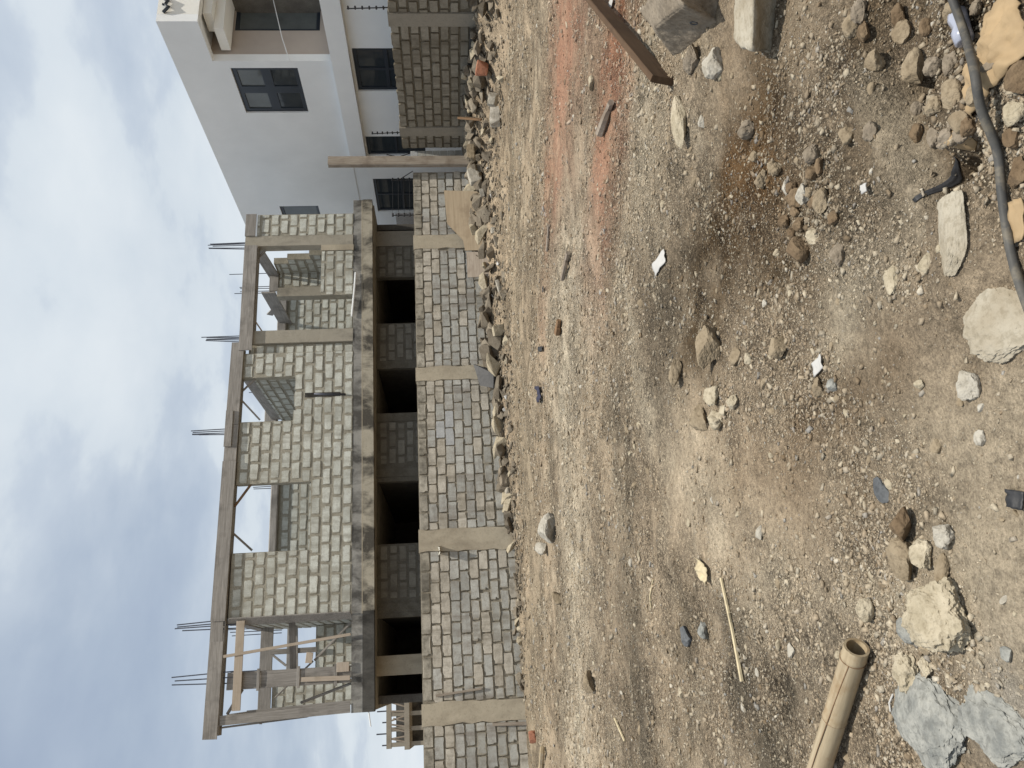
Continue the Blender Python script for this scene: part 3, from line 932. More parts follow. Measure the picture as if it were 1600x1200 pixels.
# ledge of spilled mortar along the slab edge
box('drip_edge', 2.3, 14.3, -.022, .0, 3.862, 3.885, M['concrete_lt'], bld, zr=(3.922, 3.945))
rod('rebar', (0.05, -.0, 3.72), (-.33, -.02, 3.66), .016, M['white_rod'], bld)
# ground floor, set back under the slab
GD = .9
gh_holes = [(10.64, 12.18, .3, 3.58), (7.84, 9.22, .3, 3.58), (4.13, 5.85, .3, 3.58), (1.29, 2.22, .3, 3.58)]
panel('ground_floor_wall', 1.29, 13.24, -.3, 3.60, gh_holes, GD, GD+.2, M['mortar_shade'], bld)
box('column', 13.245, 13.76, GD-.03, GD+.25, -.3, 3.6, M['concrete_side'], bld)
box('column', .80, 1.285, GD-.03, GD+.25, -.3, 3.6, M['concrete_lt'], bld)
for c in (5.85+.25, 7.84-.13, 9.22+.1, 2.22+.25):
    box('column', c-.12, c+.12, GD-.022, GD+.02, -.3, 3.6, M['mortar_shade'], bld)
GROUND_BLOCKS = [(1.29, 13.24, -1, .3), (12.2, 13.24, 0, 4), (9.44, 10.62, 0, 4), (6.35, 7.57, 0, 4), (2.70, 4.10, 0, 4)]
box('inner_wall', .1, 14.2, 8.0, 8.2, -.3, 3.6, M['dark_int'], bld)  # rear wall added without openings so the front openings stay dark
box('inner_wall', .12, .32, 1.3, 8, -.3, 3.6, M['dark_int'], bld)  # added to keep daylight out on the left side
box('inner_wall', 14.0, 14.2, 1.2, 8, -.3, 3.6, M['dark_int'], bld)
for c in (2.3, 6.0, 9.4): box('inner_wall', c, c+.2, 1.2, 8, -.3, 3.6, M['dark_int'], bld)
BB = Blocks(bld, 298)
BB.lay((0, GD), 0, spans(GROUND_BLOCKS), .05, 3.55, .25, .205, .45, .04, 'bld_shade', 0, proud=.012)
# upper front wall
hA = (7.44, 8.71, 5.70, 7.3); hB = (3.95, 5.73, 5.22, 7.3)
core = panel('wall', 2.29, 9.43, 4.14, 7.16, [hA, hB], 0.0, .22, M['mortar_bld'], bld)
main_r = [(2.29, 9.43, 4, 5.22), (2.29, 3.95, 5.2, 7.2), (5.73, 9.43, 5.2, 5.70), (5.73, 7.44, 5.6, 7.2), (8.71, 9.43, 5.6, 7.2)]
def front_kind(s, z, k): return 'bld_block'
PITCH_B, BH, BL, JT = .27, .225, .455, .045
BB.lay((0, 0), 0, spans(main_r), FZ+.02, 7.15, PITCH_B, BH, BL, JT, 'bld_block', 3, proud=.012, jit=.005, parent=core, phase=.1, zj=.008)
w1 = panel('wall', 13.14, 13.87, 4.18, 6.98, [], 0.0, .22, M['mortar_bld'], bld)
BB.lay((0, 0), 0, spans([(13.14, 13.87, 4, 7)]), FZ+.05, 6.98, PITCH_B, BH, BL, JT, 'bld_block', 3, proud=.012, parent=w1)
dw = panel('wall', 11.18, 12.80, 4.17, 5.10, [], 0.0, .22, M['mortar_bld'], bld)
BB.lay((0, 0), 0, spans([(11.18, 12.62, 4, 6)]), FZ+.04, 5.10, PITCH_B, BH, BL, JT, 'bld_block', 3, proud=.012, parent=dw)
box('sill_post', 12.62, 12.80, -.04, -.002, 4.17, 5.11, M['concrete_lt'], bld)
s2 = panel('wall', 9.43, 9.72, 4.16, 7.05, [], 0.10, .30, M['mortar_bld'], bld)
BB.lay((0, .10), 0, spans([(9.43, 9.72, 4, 7.1)]), FZ+.04, 7.0, PITCH_B, BH, BL, JT, 'bld_block', 3, proud=.012, parent=s2, phase=.22)
box('column', 12.805, 13.135, -.03, .28, 4.19, 7.30, M['concrete'], bld)
box('column', 9.725, 10.11, -.015, .28, 4.17, 6.95, M['concrete'], bld)
# black pipe in a chase in the wall
pz0, pz1 = B(541, 615, 0), B(477, 615, 0)
board('pipe_chase', (8.15, .004, 4.5), (8.15, .004, 5.45), .12, .05, M['soot_and_shade'], bld, up=(1, 0, 0), bev=False)
tube('pipe', [(8.13, -.03, 4.35), (8.15, -.025, 4.9), (8.17, -.03, 5.2)], .03, M['rebar'], bld, seg=8)

# rear walls of the upper rooms seen through the openings
RD = 4.2
rear = panel('wall', 2.6, 13.6, 4.14, 6.94, [], RD, RD+.2, M['mortar_bld'], bld)
BB.lay((0, RD), 0, spans([(2.6, 13.6, 4, 7)]), FZ+.03, 6.94, PITCH_B, BH, BL, JT, 'bld_block', 1, proud=.012, parent=rear)
board('beam', (2.6, RD-.01, 7.06), (8.0, RD-.01, 7.06), .23, .24, M['wood_grey'], bld)
board('beam', (8.0, RD-.01, 7.28), (9.6, RD-.01, 7.28), .40, .24, M['wood_grey'], bld)
board('beam', (9.8, RD-.01, 7.06), (13.4, RD-.01, 7.06), .30, .24, M['wood_grey'], bld)
# cross wall right of the first window (seen obliquely, in shade)
cw = panel('wall', .25, RD-.02, 4.14, 6.95, [], 8.80, 9.0, M['mortar_bld'], bld, axis='y')
BB.lay((8.80, 0), -math.pi/2, spans([(-RD+.02, -.25, 4, 7)]), FZ+.02, 6.95, PITCH_B, BH, BL, JT, 'bld_block', 2, proud=.012, parent=cw)
board('beam', (8.83, .1, 7.10), (8.83, RD-.1, 7.10), .30, .05, M['wood_grey'], bld)
# cross wall beside the left bay
cw2 = panel('wall', .25, 4.0, 4.14, 7.0, [], 2.30, 2.50, M['mortar_bld'], bld, axis='y')
BB.lay((2.30, 0), -math.pi/2, spans([(-4.0, -.25, 4, 7)]), FZ+.02, 7.0, PITCH_B, BH, BL, JT, 'bld_block', 2, proud=.012, parent=cw2)
board('form_board', (2.262, .0, 5.65), (2.285, .02, 5.65), 3.0, .24, M['wood_grey'], bld)
board('beam', (2.28, .1, 7.12), (2.28, 3.9, 7.12), .28, .05, M['wood_grey'], bld)
# right bay: short return wall, inner column, rear piece
D1 = 1.9
rw = panel('wall', .75, D1, 4.16, 6.75, [(.75, 1.0, 5.6, 6.75), (1.0, 1.25, 6.3, 6.75)], 12.92, 13.12, M['mortar_bld'], bld, axis='y')
BB.lay((12.92, 0), -math.pi/2, spans([(-D1, -.75, 4, 5.6), (-D1, -1.0, 5.5, 6.3), (-D1, -1.25, 6.2, 6.75)]), FZ+.03, 6.7, PITCH_B, BH, BL, JT, 'bld_block', 2, proud=.012, parent=rw)
board('beam', (12.86, .25, 7.02), (12.86, D1+.3, 6.86), .34, .05, M['wood_grey'], bld)
q1 = panel('wall', 12.35, 12.92, 4.16, 6.72, [], D1, D1+.2, M['mortar_bld'], bld)
BB.lay((0, D1), 0, spans([(12.45, 12.92, 4, 7)]), FZ+.03, 6.7, PITCH_B, BH, BL, JT, 'bld_block', 2, proud=.012, parent=q1)
board('beam', (12.3, D1-.02, 6.86), (12.95, D1-.02, 6.86), .28, .06, M['wood_grey'], bld)
box('column', 12.10, 12.40, D1-.05, D1+.25, 4.16, 6.75, M['concrete'], bld)
board('beam', (12.25, D1-.05, 7.02), (12.25, RD, 6.95), .42, .05, M['wood_grey'], bld)
board('form_board', (12.24, D1+1.2, 7.1), (12.24, D1+1.55, 7.32), .2, .04, M['wood_grey'], bld)

# left bay: rear wall pieces and open frame
LD = 3.0
lw = panel('wall', .12, .80, 4.14, 6.66, [], LD, LD+.2, M['mortar_bld'], bld)
BB.lay((0, LD), 0, spans([(.12, .80, 4, 7)]), FZ+.03, 6.66, PITCH_B, BH, BL, JT, 'bld_block', 2.5, proud=.012, parent=lw)
lw2 = panel('wall', .98, 2.28, 4.14, 5.5, [], LD, LD+.2, M['mortar_bld'], bld)
BB.lay((0, LD), 0, spans([(.98, 2.28, 4, 7)]), FZ+.03, 5.5, PITCH_B, BH, BL, JT, 'bld_block', 2.5, proud=.012, parent=lw2)
board('beam', (.05, LD-.03, 6.85), (2.3, LD-.03, 6.85), .34, .06, M['wood_grey'], bld)
board('beam', (.2, 6.0, 6.75), (3.2, 6.0, 6.75), .28, .06, M['wood_grey'], bld)
board('form_board', (.9, LD-.05, 4.2), (.9, LD-.05, 6.7), .16, .05, M['wood_grey'], bld, up=(1, 0, 0))
BB.build()

# formwork column in the middle of the left bay
for (x0, x1, d) in ((.70, .715, 0), (1.065, 1.08, 0)):
    board('form_board', ((x0+x1)/2, .16, 4.15), ((x0+x1)/2, .16, 7.0), .34, .03, M['wood_grey'], bld, up=(0, 1, 0))
board('form_board', (.89, .0, 4.15), (.89, -.005, 6.15), .36, .03, M['wood_grey'], bld, up=(1, 0, 0))
board('form_board', (.89, .03, 6.0), (.89, .02, 7.1), .40, .03, M['wood_grey'], bld, up=(1, 0, 0))
for zc in (4.5, 5.4, 6.35, 6.9):
    board('cleat', (.64, -.03, zc), (1.14, -.03, zc), .07, .04, M['wood_grey'], bld)
board('prop', (.80, -.05, 4.16), (.83, -.05, 5.32), .11, .05, M['wood_pale'], bld, up=(1, 0, 0))
board('offcut', (.95, -.05, 4.33), (1.17, -.05, 4.33), .30, .05, M['wood_pale'], bld)
# end post of doubled boards
board('form_board', (.12, .0, 4.15), (.02, -.01, 7.2), .22, .04, M['wood_grey'], bld, up=(1, 0, 0))
board('form_board', (.24, .03, 4.15), (.16, .03, 6.6), .10, .04, M['wood_grey'], bld, up=(1, 0, 0))
board('form_board', (-.02, .22, 5.2), (-.14, .22, 7.2), .30, .04, M['wood_grey'], bld, up=(0, 1, 0))
board('cleat', (-.12, .2, 6.3), (.12, .2, 6.3), .06, .05, M['wood_grey'], bld)
# horizontal waler, slender poles and braces
board('waler', (.22, -.07, 6.83), (2.28, -.07, 6.83), .20, .03, M['wood_pale'], bld)
board('waler', (.1, 1.2, 7.28), (.1, 3.0, 7.2), .2, .05, M['wood_grey'], bld)
board('waler', (1.0, .5, 5.62), (2.3, .5, 5.70), .16, .04, M['wood_grey'], bld)
board('form_board', (1.62, LD-.12, 5.45), (1.62, LD-.12, 6.7), .14, .05, M['wood_grey'], bld, up=(1, 0, 0))
board('waler', (1.0, LD-.14, 6.0), (2.28, LD-.14, 6.05), .12, .05, M['wood_grey'], bld)
board('form_board', (1.45, .06, 5.15), (1.20, .06, 5.18), .16, .04, M['wood_pale'], bld)
def stick(a, b, d0, d1, w=.05, mat='wood_grey'):
    return board('brace', B(a[0], a[1], d0), B(b[0], b[1], d1), w, .04, M[mat], bld)
stick((349, 1026), (548, 991), -.09, -.09, .07, 'wood_pale')
stick((491, 1032), (549, 972), .3, .3, .05)
stick((489, 1033), (430, 1090), .6, .9, .04)
stick((355, 1116), (379, 1077), .1, .1, .07)
stick((548, 1068), (470, 1098), .35, .6, .06)
stick((424, 1022), (447, 1040), 2.9, 2.9, .06)
# braces in the openings
stick((378, 612), (401, 590), .1, .1, .05)
stick((378, 626), (406, 656), .1, .1, .05)
stick((366, 792), (392, 757), .05, .05, .06, 'wood_brown')
stick((362, 831), (394, 860), .1, .3, .05)
stick((399, 408), (415, 391), .1, .1, .06)
stick((395, 496), (409, 517), .1, .1, .04, 'wood_pale')
# edge boards of the roof beam formwork
Z = lambda x: 7.405 - .0125*x
def face(x0, x1, zc0, zc1, w, d=-.06): return board('form_board', (x0, d, zc0), (x1, d, zc1), w, .03, M['wood_grey'], bld, jit=.008)
face(-.37, 1.82, 7.405, 7.385, .335)
face(1.825, 2.34, 7.40, 7.40, .30)
face(2.30, 6.35, 7.38, 7.34, .35, -.085)
face(6.36, 7.35, 7.34, 7.33, .33)
face(6.75, 7.75, 7.42, 7.41, .19, -.10)
face(7.36, 9.75, 7.34, 7.31, .34)
face(9.50, 12.80, 7.10, 7.11, .36, -.09)
face(13.13, 13.86, 7.16, 7.16, .30)
board('soffit_board', (-.3, .1, 7.225), (9.6, .1, 7.175), .03, .26, M['wood_grey'], bld)
board('soffit_board', (9.75, .1, 6.925), (12.8, .1, 6.935), .03, .26, M['wood_grey'], bld)
board('form_board', (-.3, .24, 7.39), (9.6, .24, 7.33), .32, .03, M['wood_grey'], bld)
board('form_board', (9.75, .24, 7.1), (12.8, .24, 7.1), .32, .03, M['wood_grey'], bld)
for (xc, zt, w_, n_) in ((12.95, 8.44, .26, 6), (9.92, 8.38, .30, 5), (7.22, 8.45, .26, 5), (2.25, 8.42, .24, 4), (.98, 8.45, .28, 3)):
    lean = random.uniform(-.05, .05)
    for k in range(n_):
        xx = xc - w_/2 + w_*k/(n_-1)
        zt_ = zt + random.uniform(-.22, .03)
        dd = random.choice((.02, .2))
        rod('rebar', (xx, dd, 6.8), (xc+(xx-xc)*.6+lean, dd+random.uniform(-.03, .03), zt_), .014, M['rebar'], bld)
for (xc, d, zt, n_) in ((12.3, 2.0, 8.0, 4), (13.0, 2.0, 8.2, 1), (11.9, 4.3, 7.7, 2), (6.6, 4.3, 7.8, 4), (1.0, 3.1, 7.9, 3), (2.2, 4.2, 8.2, 3), (9.9, 4.4, 8.0, 2)):
    for k in range(n_):
        rod('rebar', (xc+.08*k, d, 6.7), (xc+.08*k+random.uniform(-.03, .03), d, zt+random.uniform(-.1, .1)), .013, M['rebar'], bld)
# stray pole lying along the slab edge
tube('pole', [(11.85, -.06, 4.10), (11.3, -.08, 4.13), (10.45, -.06, 4.20)], .028, M['white_rod'], bld, seg=6)

# ---------------------------------------------------------------- small unfinished frame far behind
far = thing('far_building', 'distant unfinished concrete frame with scaffold poles left of the block building', 'building', (0, 0, 0))
FDY = 52.
q = lambda x, y, d=0: on_y(x, y, FDY+d)
pA, pB_ = q(612, 1164), q(660, 1090)
x0, x1, zt, zb = pA[0], pB_[0], pA[2], -1.
zm = q(636, 1120)[2]
for xx in np.linspace(x0, x1, 4):
    box('column', xx-.12, xx+.12, FDY-.12, FDY+.12, zb, zt, M['concrete_side'], far)
    box('column', xx-.12, xx+.12, FDY+4.9, FDY+5.1, zb, zt, M['concrete_side'], far)
box('slab', x0-.3, x1+.3, FDY-.3, FDY+5.4, zm-.15, zm+.15, M['concrete_side'], far)
box('beam', x0-.2, x1+.2, FDY-.13, FDY+.13, zt+.002, zt+.3, M['concrete_side'], far)
box('wall', x0, x1, FDY+3, FDY+3.2, zb, zt-.05, M['soot_and_shade'], far)  # dark back wall added; its colour stands for the shaded interior
for k in range(9):
    xx = x0+(x1-x0)*(k+.5)/9
    tube('scaffold_pole', [(xx, FDY-.2, zm+.15), (xx+random.uniform(-.25, .25), FDY-.2, zt+random.uniform(-.2, .1))], .05, M['wood_post'], far, seg=6)
for k in range(5):
    xx = x0+(x1-x0)*k/4
    rod('rebar', (xx, FDY, zt), (xx, FDY, zt+random.uniform(.5, .9)), .04, M['rebar'], far)

# ---------------------------------------------------------------- rocks
ICO = {}
def ico(sub):
    if sub not in ICO:
        import bmesh
        bm = bmesh.new(); bmesh.ops.create_icosphere(bm, subdivisions=sub, radius=1)
        ICO[sub] = (np.array([v.co[:] for v in bm.verts]), [tuple(v.index for v in f.verts) for f in bm.faces]); bm.free()
    return ICO[sub]


def rock_verts(seed, sub=3, facets=9, rough=.16, fac=.9, boxy=0.0):
    rs = np.random.default_rng(seed)
    v, f = ico(sub); v = v.copy()
    if boxy:
        m_ = np.abs(v).max(1, keepdims=True); v = v*(1-boxy) + (v/m_)*boxy
    for _ in range(facets):
        n_ = rs.normal(size=3); n_ /= np.linalg.norm(n_)
        d = rs.uniform(.5, .82)*(1+.62*boxy); t = v@n_
        v = v - n_*(np.clip(t-d, 0, None)*fac)[:, None]
    nn = v/np.linalg.norm(v, axis=1, keepdims=True)
    v = v*(1 + rough*(vn3(nn+7, 1.7, seed % 97)*1.6 + vn3(nn+3, 4.2, seed % 89)*.8 + vn3(nn+9, 10, seed % 83)*.55 + vn3(nn+2, 23, seed % 79)*.34))[:, None]
    v -= (v.max(0)+v.min(0))/2
    v /= (v.max(0)-v.min(0))/2
    return v, f


def rock(name, seed, c, size, mat, yaw=0., tilt=(0, 0), sub=3, facets=9, rough=.16, boxy=0.0, flat=False):
    """size: full extents; rests with its lower part in the ground"""
    v, f = rock_verts(seed, sub, facets, rough, boxy=boxy)
    o = mesh(name, v*np.array(size)/2, f, mat, None, smooth=not flat)
    o.location = c; o.rotation_euler = (tilt[0], tilt[1], yaw)
    if not flat:
        try: o.data.set_sharp_from_angle(angle=R(38))
        except Exception: pass
    return o


CAMROT = math.atan2(R0[1], R0[0])
def ground_rock(label, x, y, dx, dy, mat, name='rock', cat='rock', hr=.55, a=0., sink=.3, seed=None, facets=9, rough=.17, boxy=0., group=None, sub=5):
    """a stone covering dx (towards the viewer) by dy (across) photo pixels around x, y"""
    p = hit(x, y)
    for _ in range(2):
        v = EYE-p; dist = np.linalg.norm(v); el = math.asin(v[2]/dist)
        wv, hv = dy*dist/FPX, dx*dist/FPX
        dep = hv/(math.sin(el)+hr*(1-sink)*math.cos(el))
        dep = min(dep, wv*2.6)
        hgt = max(dep*hr, min(wv, dep)*.3)
        p = hit(x, y, hgt*(.5-sink)*.8)
    if sub == 5 and dy < 32: sub = 4
    seed = seed if seed is not None else int(abs(x*7+y*13))
    o = rock(name, seed, (p[0], p[1], float(gh(p[0], p[1])) + hgt*(.5-sink)), (wv, dep, hgt), M[mat], CAMROT+a, (random.uniform(-.1, .1), random.uniform(-.1, .1)), sub, facets, rough, boxy)
    return tag(o, label, cat, group)


G = ground_rock
G('large pale crumbly limestone lump lying right of the bamboo end', 1470, 960, 100, 108, 'rk_cream', hr=.45, rough=.34, facets=5, sub=6, sink=.35)
G('large flat bluish grey stone half buried in the near left corner', 1450, 1125, 100, 125, 'rk_grey', 'stone', 'stone', hr=.13, sub=6, facets=3, rough=.26, sink=.43, seed=47)
G('second bluish grey slab lying flush beside the large grey stone', 1560, 1140, 80, 90, 'rk_grey', 'stone', 'stone', hr=.09, sub=6, facets=5, rough=.26, sink=.47, seed=45)
G('dark rusty brown rock in the foreground above pale rocks', 1410, 818, 48, 50, 'rk_brown', hr=.8, sink=.15, facets=6)
G('tan elongated rock touching the rusty brown rock', 1410, 872, 50, 58, 'rk_tan', hr=.6, a=.9, sink=.15)
G('pale rounded rock in the middle of the foreground rock cluster', 1440, 864, 40, 40, 'rk_cream', hr=.6, rough=.25)
G('pale grey pitted rock nearest the viewer in the foreground cluster', 1474, 838, 34, 34, 'rk_white', hr=.7, rough=.28)
G('tan wedge shaped rock pointing at the large limestone lump', 1471, 888, 24, 44, 'rk_tan', hr=.5)
G('pale rock with a dark shadowed face just above the bamboo end', 1353, 952, 34, 34, 'rk_cream', hr=.9, sink=.15, facets=6)
G('grey jagged rock between bamboo end and limestone lump', 1420, 986, 30, 36, 'rk_grey', hr=.6)
G('small tan rock under the grey jagged rock near bamboo', 1447, 1012, 20, 20, 'rk_tan')
G('small bluish grey pebble alone right of the bamboo', 1573, 1022, 18, 19, 'rk_grey', 'stone', 'stone', hr=.7)
G('pale crumbled clod beside the bamboo with a brown stone at its foot', 1418, 1052, 44, 56, 'rk_cream', hr=.5, rough=.4, facets=3)
G('smaller pale crumbled clod beside the bamboo', 1448, 1044, 22, 34, 'rk_cream', hr=.5, rough=.4, facets=3)
G('round brown stone at the foot of the pale crumbled clod', 1434, 1069, 19, 21, 'rk_brown', 'stone', 'stone', hr=.8)
G('broad half buried concrete slab at the near edge', 1572, 508, 96, 104, 'rk_slab', 'concrete_slab', 'concrete', hr=.12, sub=6, facets=4, rough=.30, sink=.46, boxy=.3, seed=77)
G('light grey cubic stone alone on bare dust near the front', 1514, 602, 38, 42, 'rk_white', 'stone', 'stone', hr=.7, boxy=.3, rough=.22)
G('tan pebble tucked under the light grey cubic stone', 1500, 628, 12, 13, 'rk_tan', 'stone', 'stone')
G('largest tan boulder in the middle of the dirt', 1111, 542, 44, 68, 'rk_tan', hr=.75, sink=.2, facets=8, sub=6)
G('tan upright rock left of and behind the largest boulder', 1057, 583, 24, 44, 'rk_tan', hr=.9, sink=.2)
G('smooth tan stone in front of the largest boulder', 1150, 558, 22, 27, 'rk_tan', 'stone', 'stone', facets=5, rough=.1)
G('small pale stone beside the smooth tan stone', 1169, 560, 16, 18, 'rk_cream', 'stone', 'stone')
G('crumbly rock with a dark hollow left of the largest boulder', 1115, 618, 30, 30, 'rk_cream', hr=.8, rough=.35)
G('pale pitted rock nearest in the crumbly cluster', 1147, 628, 22, 24, 'rk_cream', rough=.3)
G('pale round rock lowest in the crumbly cluster', 1119, 657, 30, 30, 'rk_cream', rough=.3)
G('half buried earthy rock at the left of the crumbly cluster', 1093, 655, 34, 48, 'rk_tan', sink=.45)
G('small pale pebble between crumbly rocks', 1131, 641, 16, 17, 'rk_cream', 'stone', 'stone')
G('angular tan stone in front of the dark soil patch', 1216, 543, 34, 34, 'rk_tan', 'stone', 'stone', hr=.6, facets=6)
G('curved tan stone near the white paper scrap', 1276, 606, 26, 28, 'rk_tan', 'stone', 'stone', a=.5)
G('grey pebble group stone beside the curved tan stone', 1301, 602, 18, 20, 'rk_grey', 'stone', 'stone')
G('ochre brown angular stone below the dark soil hollow', 1248, 391, 38, 42, 'rk_brown', 'stone', 'stone', hr=.6, facets=6, rough=.1)
G('white pitted lump in the dark soil hollow', 1257, 303, 26, 30, 'rk_white', hr=.7, rough=.3)
G('thin pale wedge of stone left of the white pitted lump', 1228, 294, 15, 24, 'rk_white', 'stone', 'stone', a=.7)
G('pale buried stone beside the ochre angular stone', 1272, 368, 24, 26, 'rk_cream', 'stone', 'stone', sink=.45)
for k, (x, y, s_) in enumerate([(1268, 270, 22), (1245, 330, 18), (1250, 350, 22), (1226, 345, 20), (1274, 315, 22), (1238, 365, 18)]):
    G('dark earth clod huddled against the white pitted lump in the hollow', x, y, s_, s_, 'rk_brown', 'earth_clod', 'clod', hr=.8, group='dark clods in the soil hollow', rough=.25)
G('long pale sloping stone slab beside the black pipe', 1484, 368, 48, 112, 'rk_slab', 'stone_slab', 'stone', hr=.35, sub=6, facets=7, sink=.35, a=.1, rough=.12)
G('pale yellowish long stone standing out on the dark dirt', 1062, 190, 26, 80, 'rk_cream', 'stone', 'stone', hr=.5, facets=8, rough=.12, sink=.2)
G('whitish grey square stone in front of the concrete chunks', 1113, 101, 32, 42, 'rk_white', 'stone', 'stone', hr=.7, boxy=.35)
G('small white stone triangle below the whitish square stone', 1096, 190, 12, 20, 'rk_white', 'stone', 'stone')
G('round grey stone in front of the kraft paper sack', 1486, 150, 34, 44, 'rk_tan', 'stone', 'stone', facets=5, rough=.1)
G('smaller round stone beside kraft scrap and pipe', 1500, 192, 30, 30, 'rk_tan', 'stone', 'stone', rough=.1)
G('pale angular stone on the near side of the pipe', 1586, 176, 32, 32, 'rk_cream', 'stone', 'stone')
G('brown round stone on the near side of the pipe by the paper sack', 1592, 122, 34, 44, 'rk_brown', 'stone', 'stone', rough=.12, facets=5)
G('brown earth clod on the near side of the pipe in the middle', 1592, 268, 36, 38, 'rk_brown', 'earth_clod', 'clod', rough=.2)
G('brown clod by the near side of the pipe under the pale stone', 1585, 215, 28, 30, 'rk_brown', 'earth_clod', 'clod', rough=.2)
G('tan stone at the edge of the ditch facing the viewer', 1425, 105, 34, 48, 'rk_tan', 'stone', 'stone', rough=.12)
G('long pale rock in the middle distance left of centre', 858, 826, 30, 46, 'rk_white', hr=.6, a=.3)
G('pale rock tip just left of the long pale rock', 850, 856, 22, 18, 'rk_white', hr=.7)
G('tan lump half way to the fence on the left', 872, 935, 15, 18, 'rk_tan', hr=.7)
G('pale stone in the middle distance on the red soil edge', 925, 130, 10, 22, 'rk_cream', 'stone', 'stone')
G('pale lump in the middle distance on the left', 922, 1065, 22, 32, 'rk_tan', hr=.6)
G('slim pale stone right of the straw stalk', 1188, 832, 12, 22, 'rk_white', 'stone', 'stone')
G('flat pale chip near the straw stalk', 1236, 1016, 14, 20, 'rk_white', 'stone', 'stone', hr=.3)
G('dark slate flake on the left of the dirt', 1074, 995, 20, 30, 'slate', 'slate_flake', 'slate', hr=.5)
G('bluish grey stone right beside the dark slate flake', 1099, 984, 18, 24, 'rk_grey', 'stone', 'stone', hr=.7)
G('slate coloured shard near the rusty brown rock', 1377, 767, 28, 30, 'slate', 'slate_flake', 'slate', hr=.25, a=-.6)
G('pale stone next to the slate coloured shard', 1388, 757, 14, 16, 'rk_cream', 'stone', 'stone')
G('pinkish flat stone at the right middle of the foreground', 1392, 436, 20, 46, 'rk_cream', 'stone', 'stone', hr=.2, sink=.45)
G('pale stones edge beside the pinkish flat stone', 1446, 412, 24, 30, 'rk_cream', 'stone', 'stone')
G('round tan pebble alone on dust near the front', 1462, 697, 17, 20, 'rk_tan', 'stone', 'stone')
G('white angular chip alone on dust near the front', 1531, 684, 19, 22, 'rk_white', 'stone', 'stone')
G('pale wedge chip between paper scrap and cubic stone', 1437, 601, 18, 14, 'rk_cream', 'stone', 'stone')

# clods of dug earth at the near right
for k in range(46):
    if k % 3: x, y = random.gauss(1470, 70), random.uniform(-10, 230)
    else: x, y = random.gauss(1240, 45), random.gauss(320, 60)
    if x > 1592: continue
    s_ = random.uniform(13, 30)
    G('brown clod of dug earth on the dark soil ' + ('between concrete chunks and black pipe' if k % 3 else 'around the white pitted lump'), x, y, s_, s_*random.uniform(.9, 1.3), random.choice(('rk_brown', 'rk_tan', 'rk_conc')), 'earth_clod', 'clod', hr=.75, sink=.28, rough=.3, facets=4, seed=4000+k, sub=4, group='earth clods on the dug soil')
# concrete chunks and the plank at the right
def slab_chunk(label, x, y, w, d, h, yaw, tilt, seed, mat='rk_conc'):
    p = hit(x, y)
    o = rock('concrete_chunk', seed, (p[0], p[1], float(gh(p[0], p[1]))+h*.36), (w, d, h), M[mat], yaw, tilt, 6, 5, .085, .86)
    return tag(o, label, 'concrete chunk')
def chunk_corners(label, top, bot, seed, mat='rk_conc', amp=.022):
    """broken concrete: top and bottom quads as world points, edges chipped"""
    import bmesh
    bm = bmesh.new()
    vs = [bm.verts.new(p) for p in list(bot)+list(top)]
    for q_ in HEXF: bm.faces.new([vs[i] for i in q_])
    bmesh.ops.recalc_face_normals(bm, faces=bm.faces)
    bmesh.ops.bevel(bm, geom=bm.edges[:], offset=.018, segments=2, affect='EDGES', profile=.6)
    bmesh.ops.triangulate(bm, faces=bm.faces)
    for _ in range(5):
        bmesh.ops.subdivide_edges(bm, edges=[e for e in bm.edges if e.calc_length() > .022], cuts=1)
        bmesh.ops.triangulate(bm, faces=[f_ for f_ in bm.faces if len(f_.verts) > 3])
    bm.normal_update()
    P = np.array([v_.co[:] for v_ in bm.verts]); Nn_ = np.array([v_.normal[:] for v_ in bm.verts])
    d = vn3(P, 5, seed)*1.5 + vn3(P, 14, seed+3)*.9 + vn3(P, 45, seed+5)*.45
    P = P + Nn_*(d*amp)[:, None]
    me = bpy.data.meshes.new('concrete_chunk'); bm.to_mesh(me); bm.free()
    me.vertices.foreach_set('co', P.astype(np.float32).ravel()); me.materials.append(M[mat])
    me.polygons.foreach_set('use_smooth', [True]*len(me.polygons)); me.update()
    return tag(link(bpy.data.objects.new('concrete_chunk', me)), label, 'concrete chunk')
b4, b3 = hit(1046, 96), hit(1116, 38)
t1, t2 = on_z(1019, 44, .27), on_z(1068, 6, .27)
t5, t6 = on_z(996, 16, .31), on_z(1040, -30, .33)
dn = np.array([0, 0, .4])
ck = chunk_corners('big tilted concrete chunk with a small ring mark on its face', [t1, t2, t6, t5], [b4-dn*.08, b3-dn*.08, t6-dn-np.array([0, 0, .1]), t5-dn-np.array([0, 0, .1])], 501)
c1_, c2_, c3_, c4_ = hit(1196, 84), hit(1204, -30), on_z(1178, -30, .16), on_z(1176, 80, .14)
c5_, c6_ = on_z(1142, -30, .19), on_z(1146, 66, .15)
chunk_corners('long pale concrete piece lying beside the big tilted chunk', [c4_, c3_, c5_, c6_], [c1_-dn*.2, c2_-dn*.2, c5_-dn, c6_-dn], 777, 'rk_slab', .028)
G('earthy rock under the near corner of the big tilted chunk', 1082, 92, 30, 36, 'rk_conc')
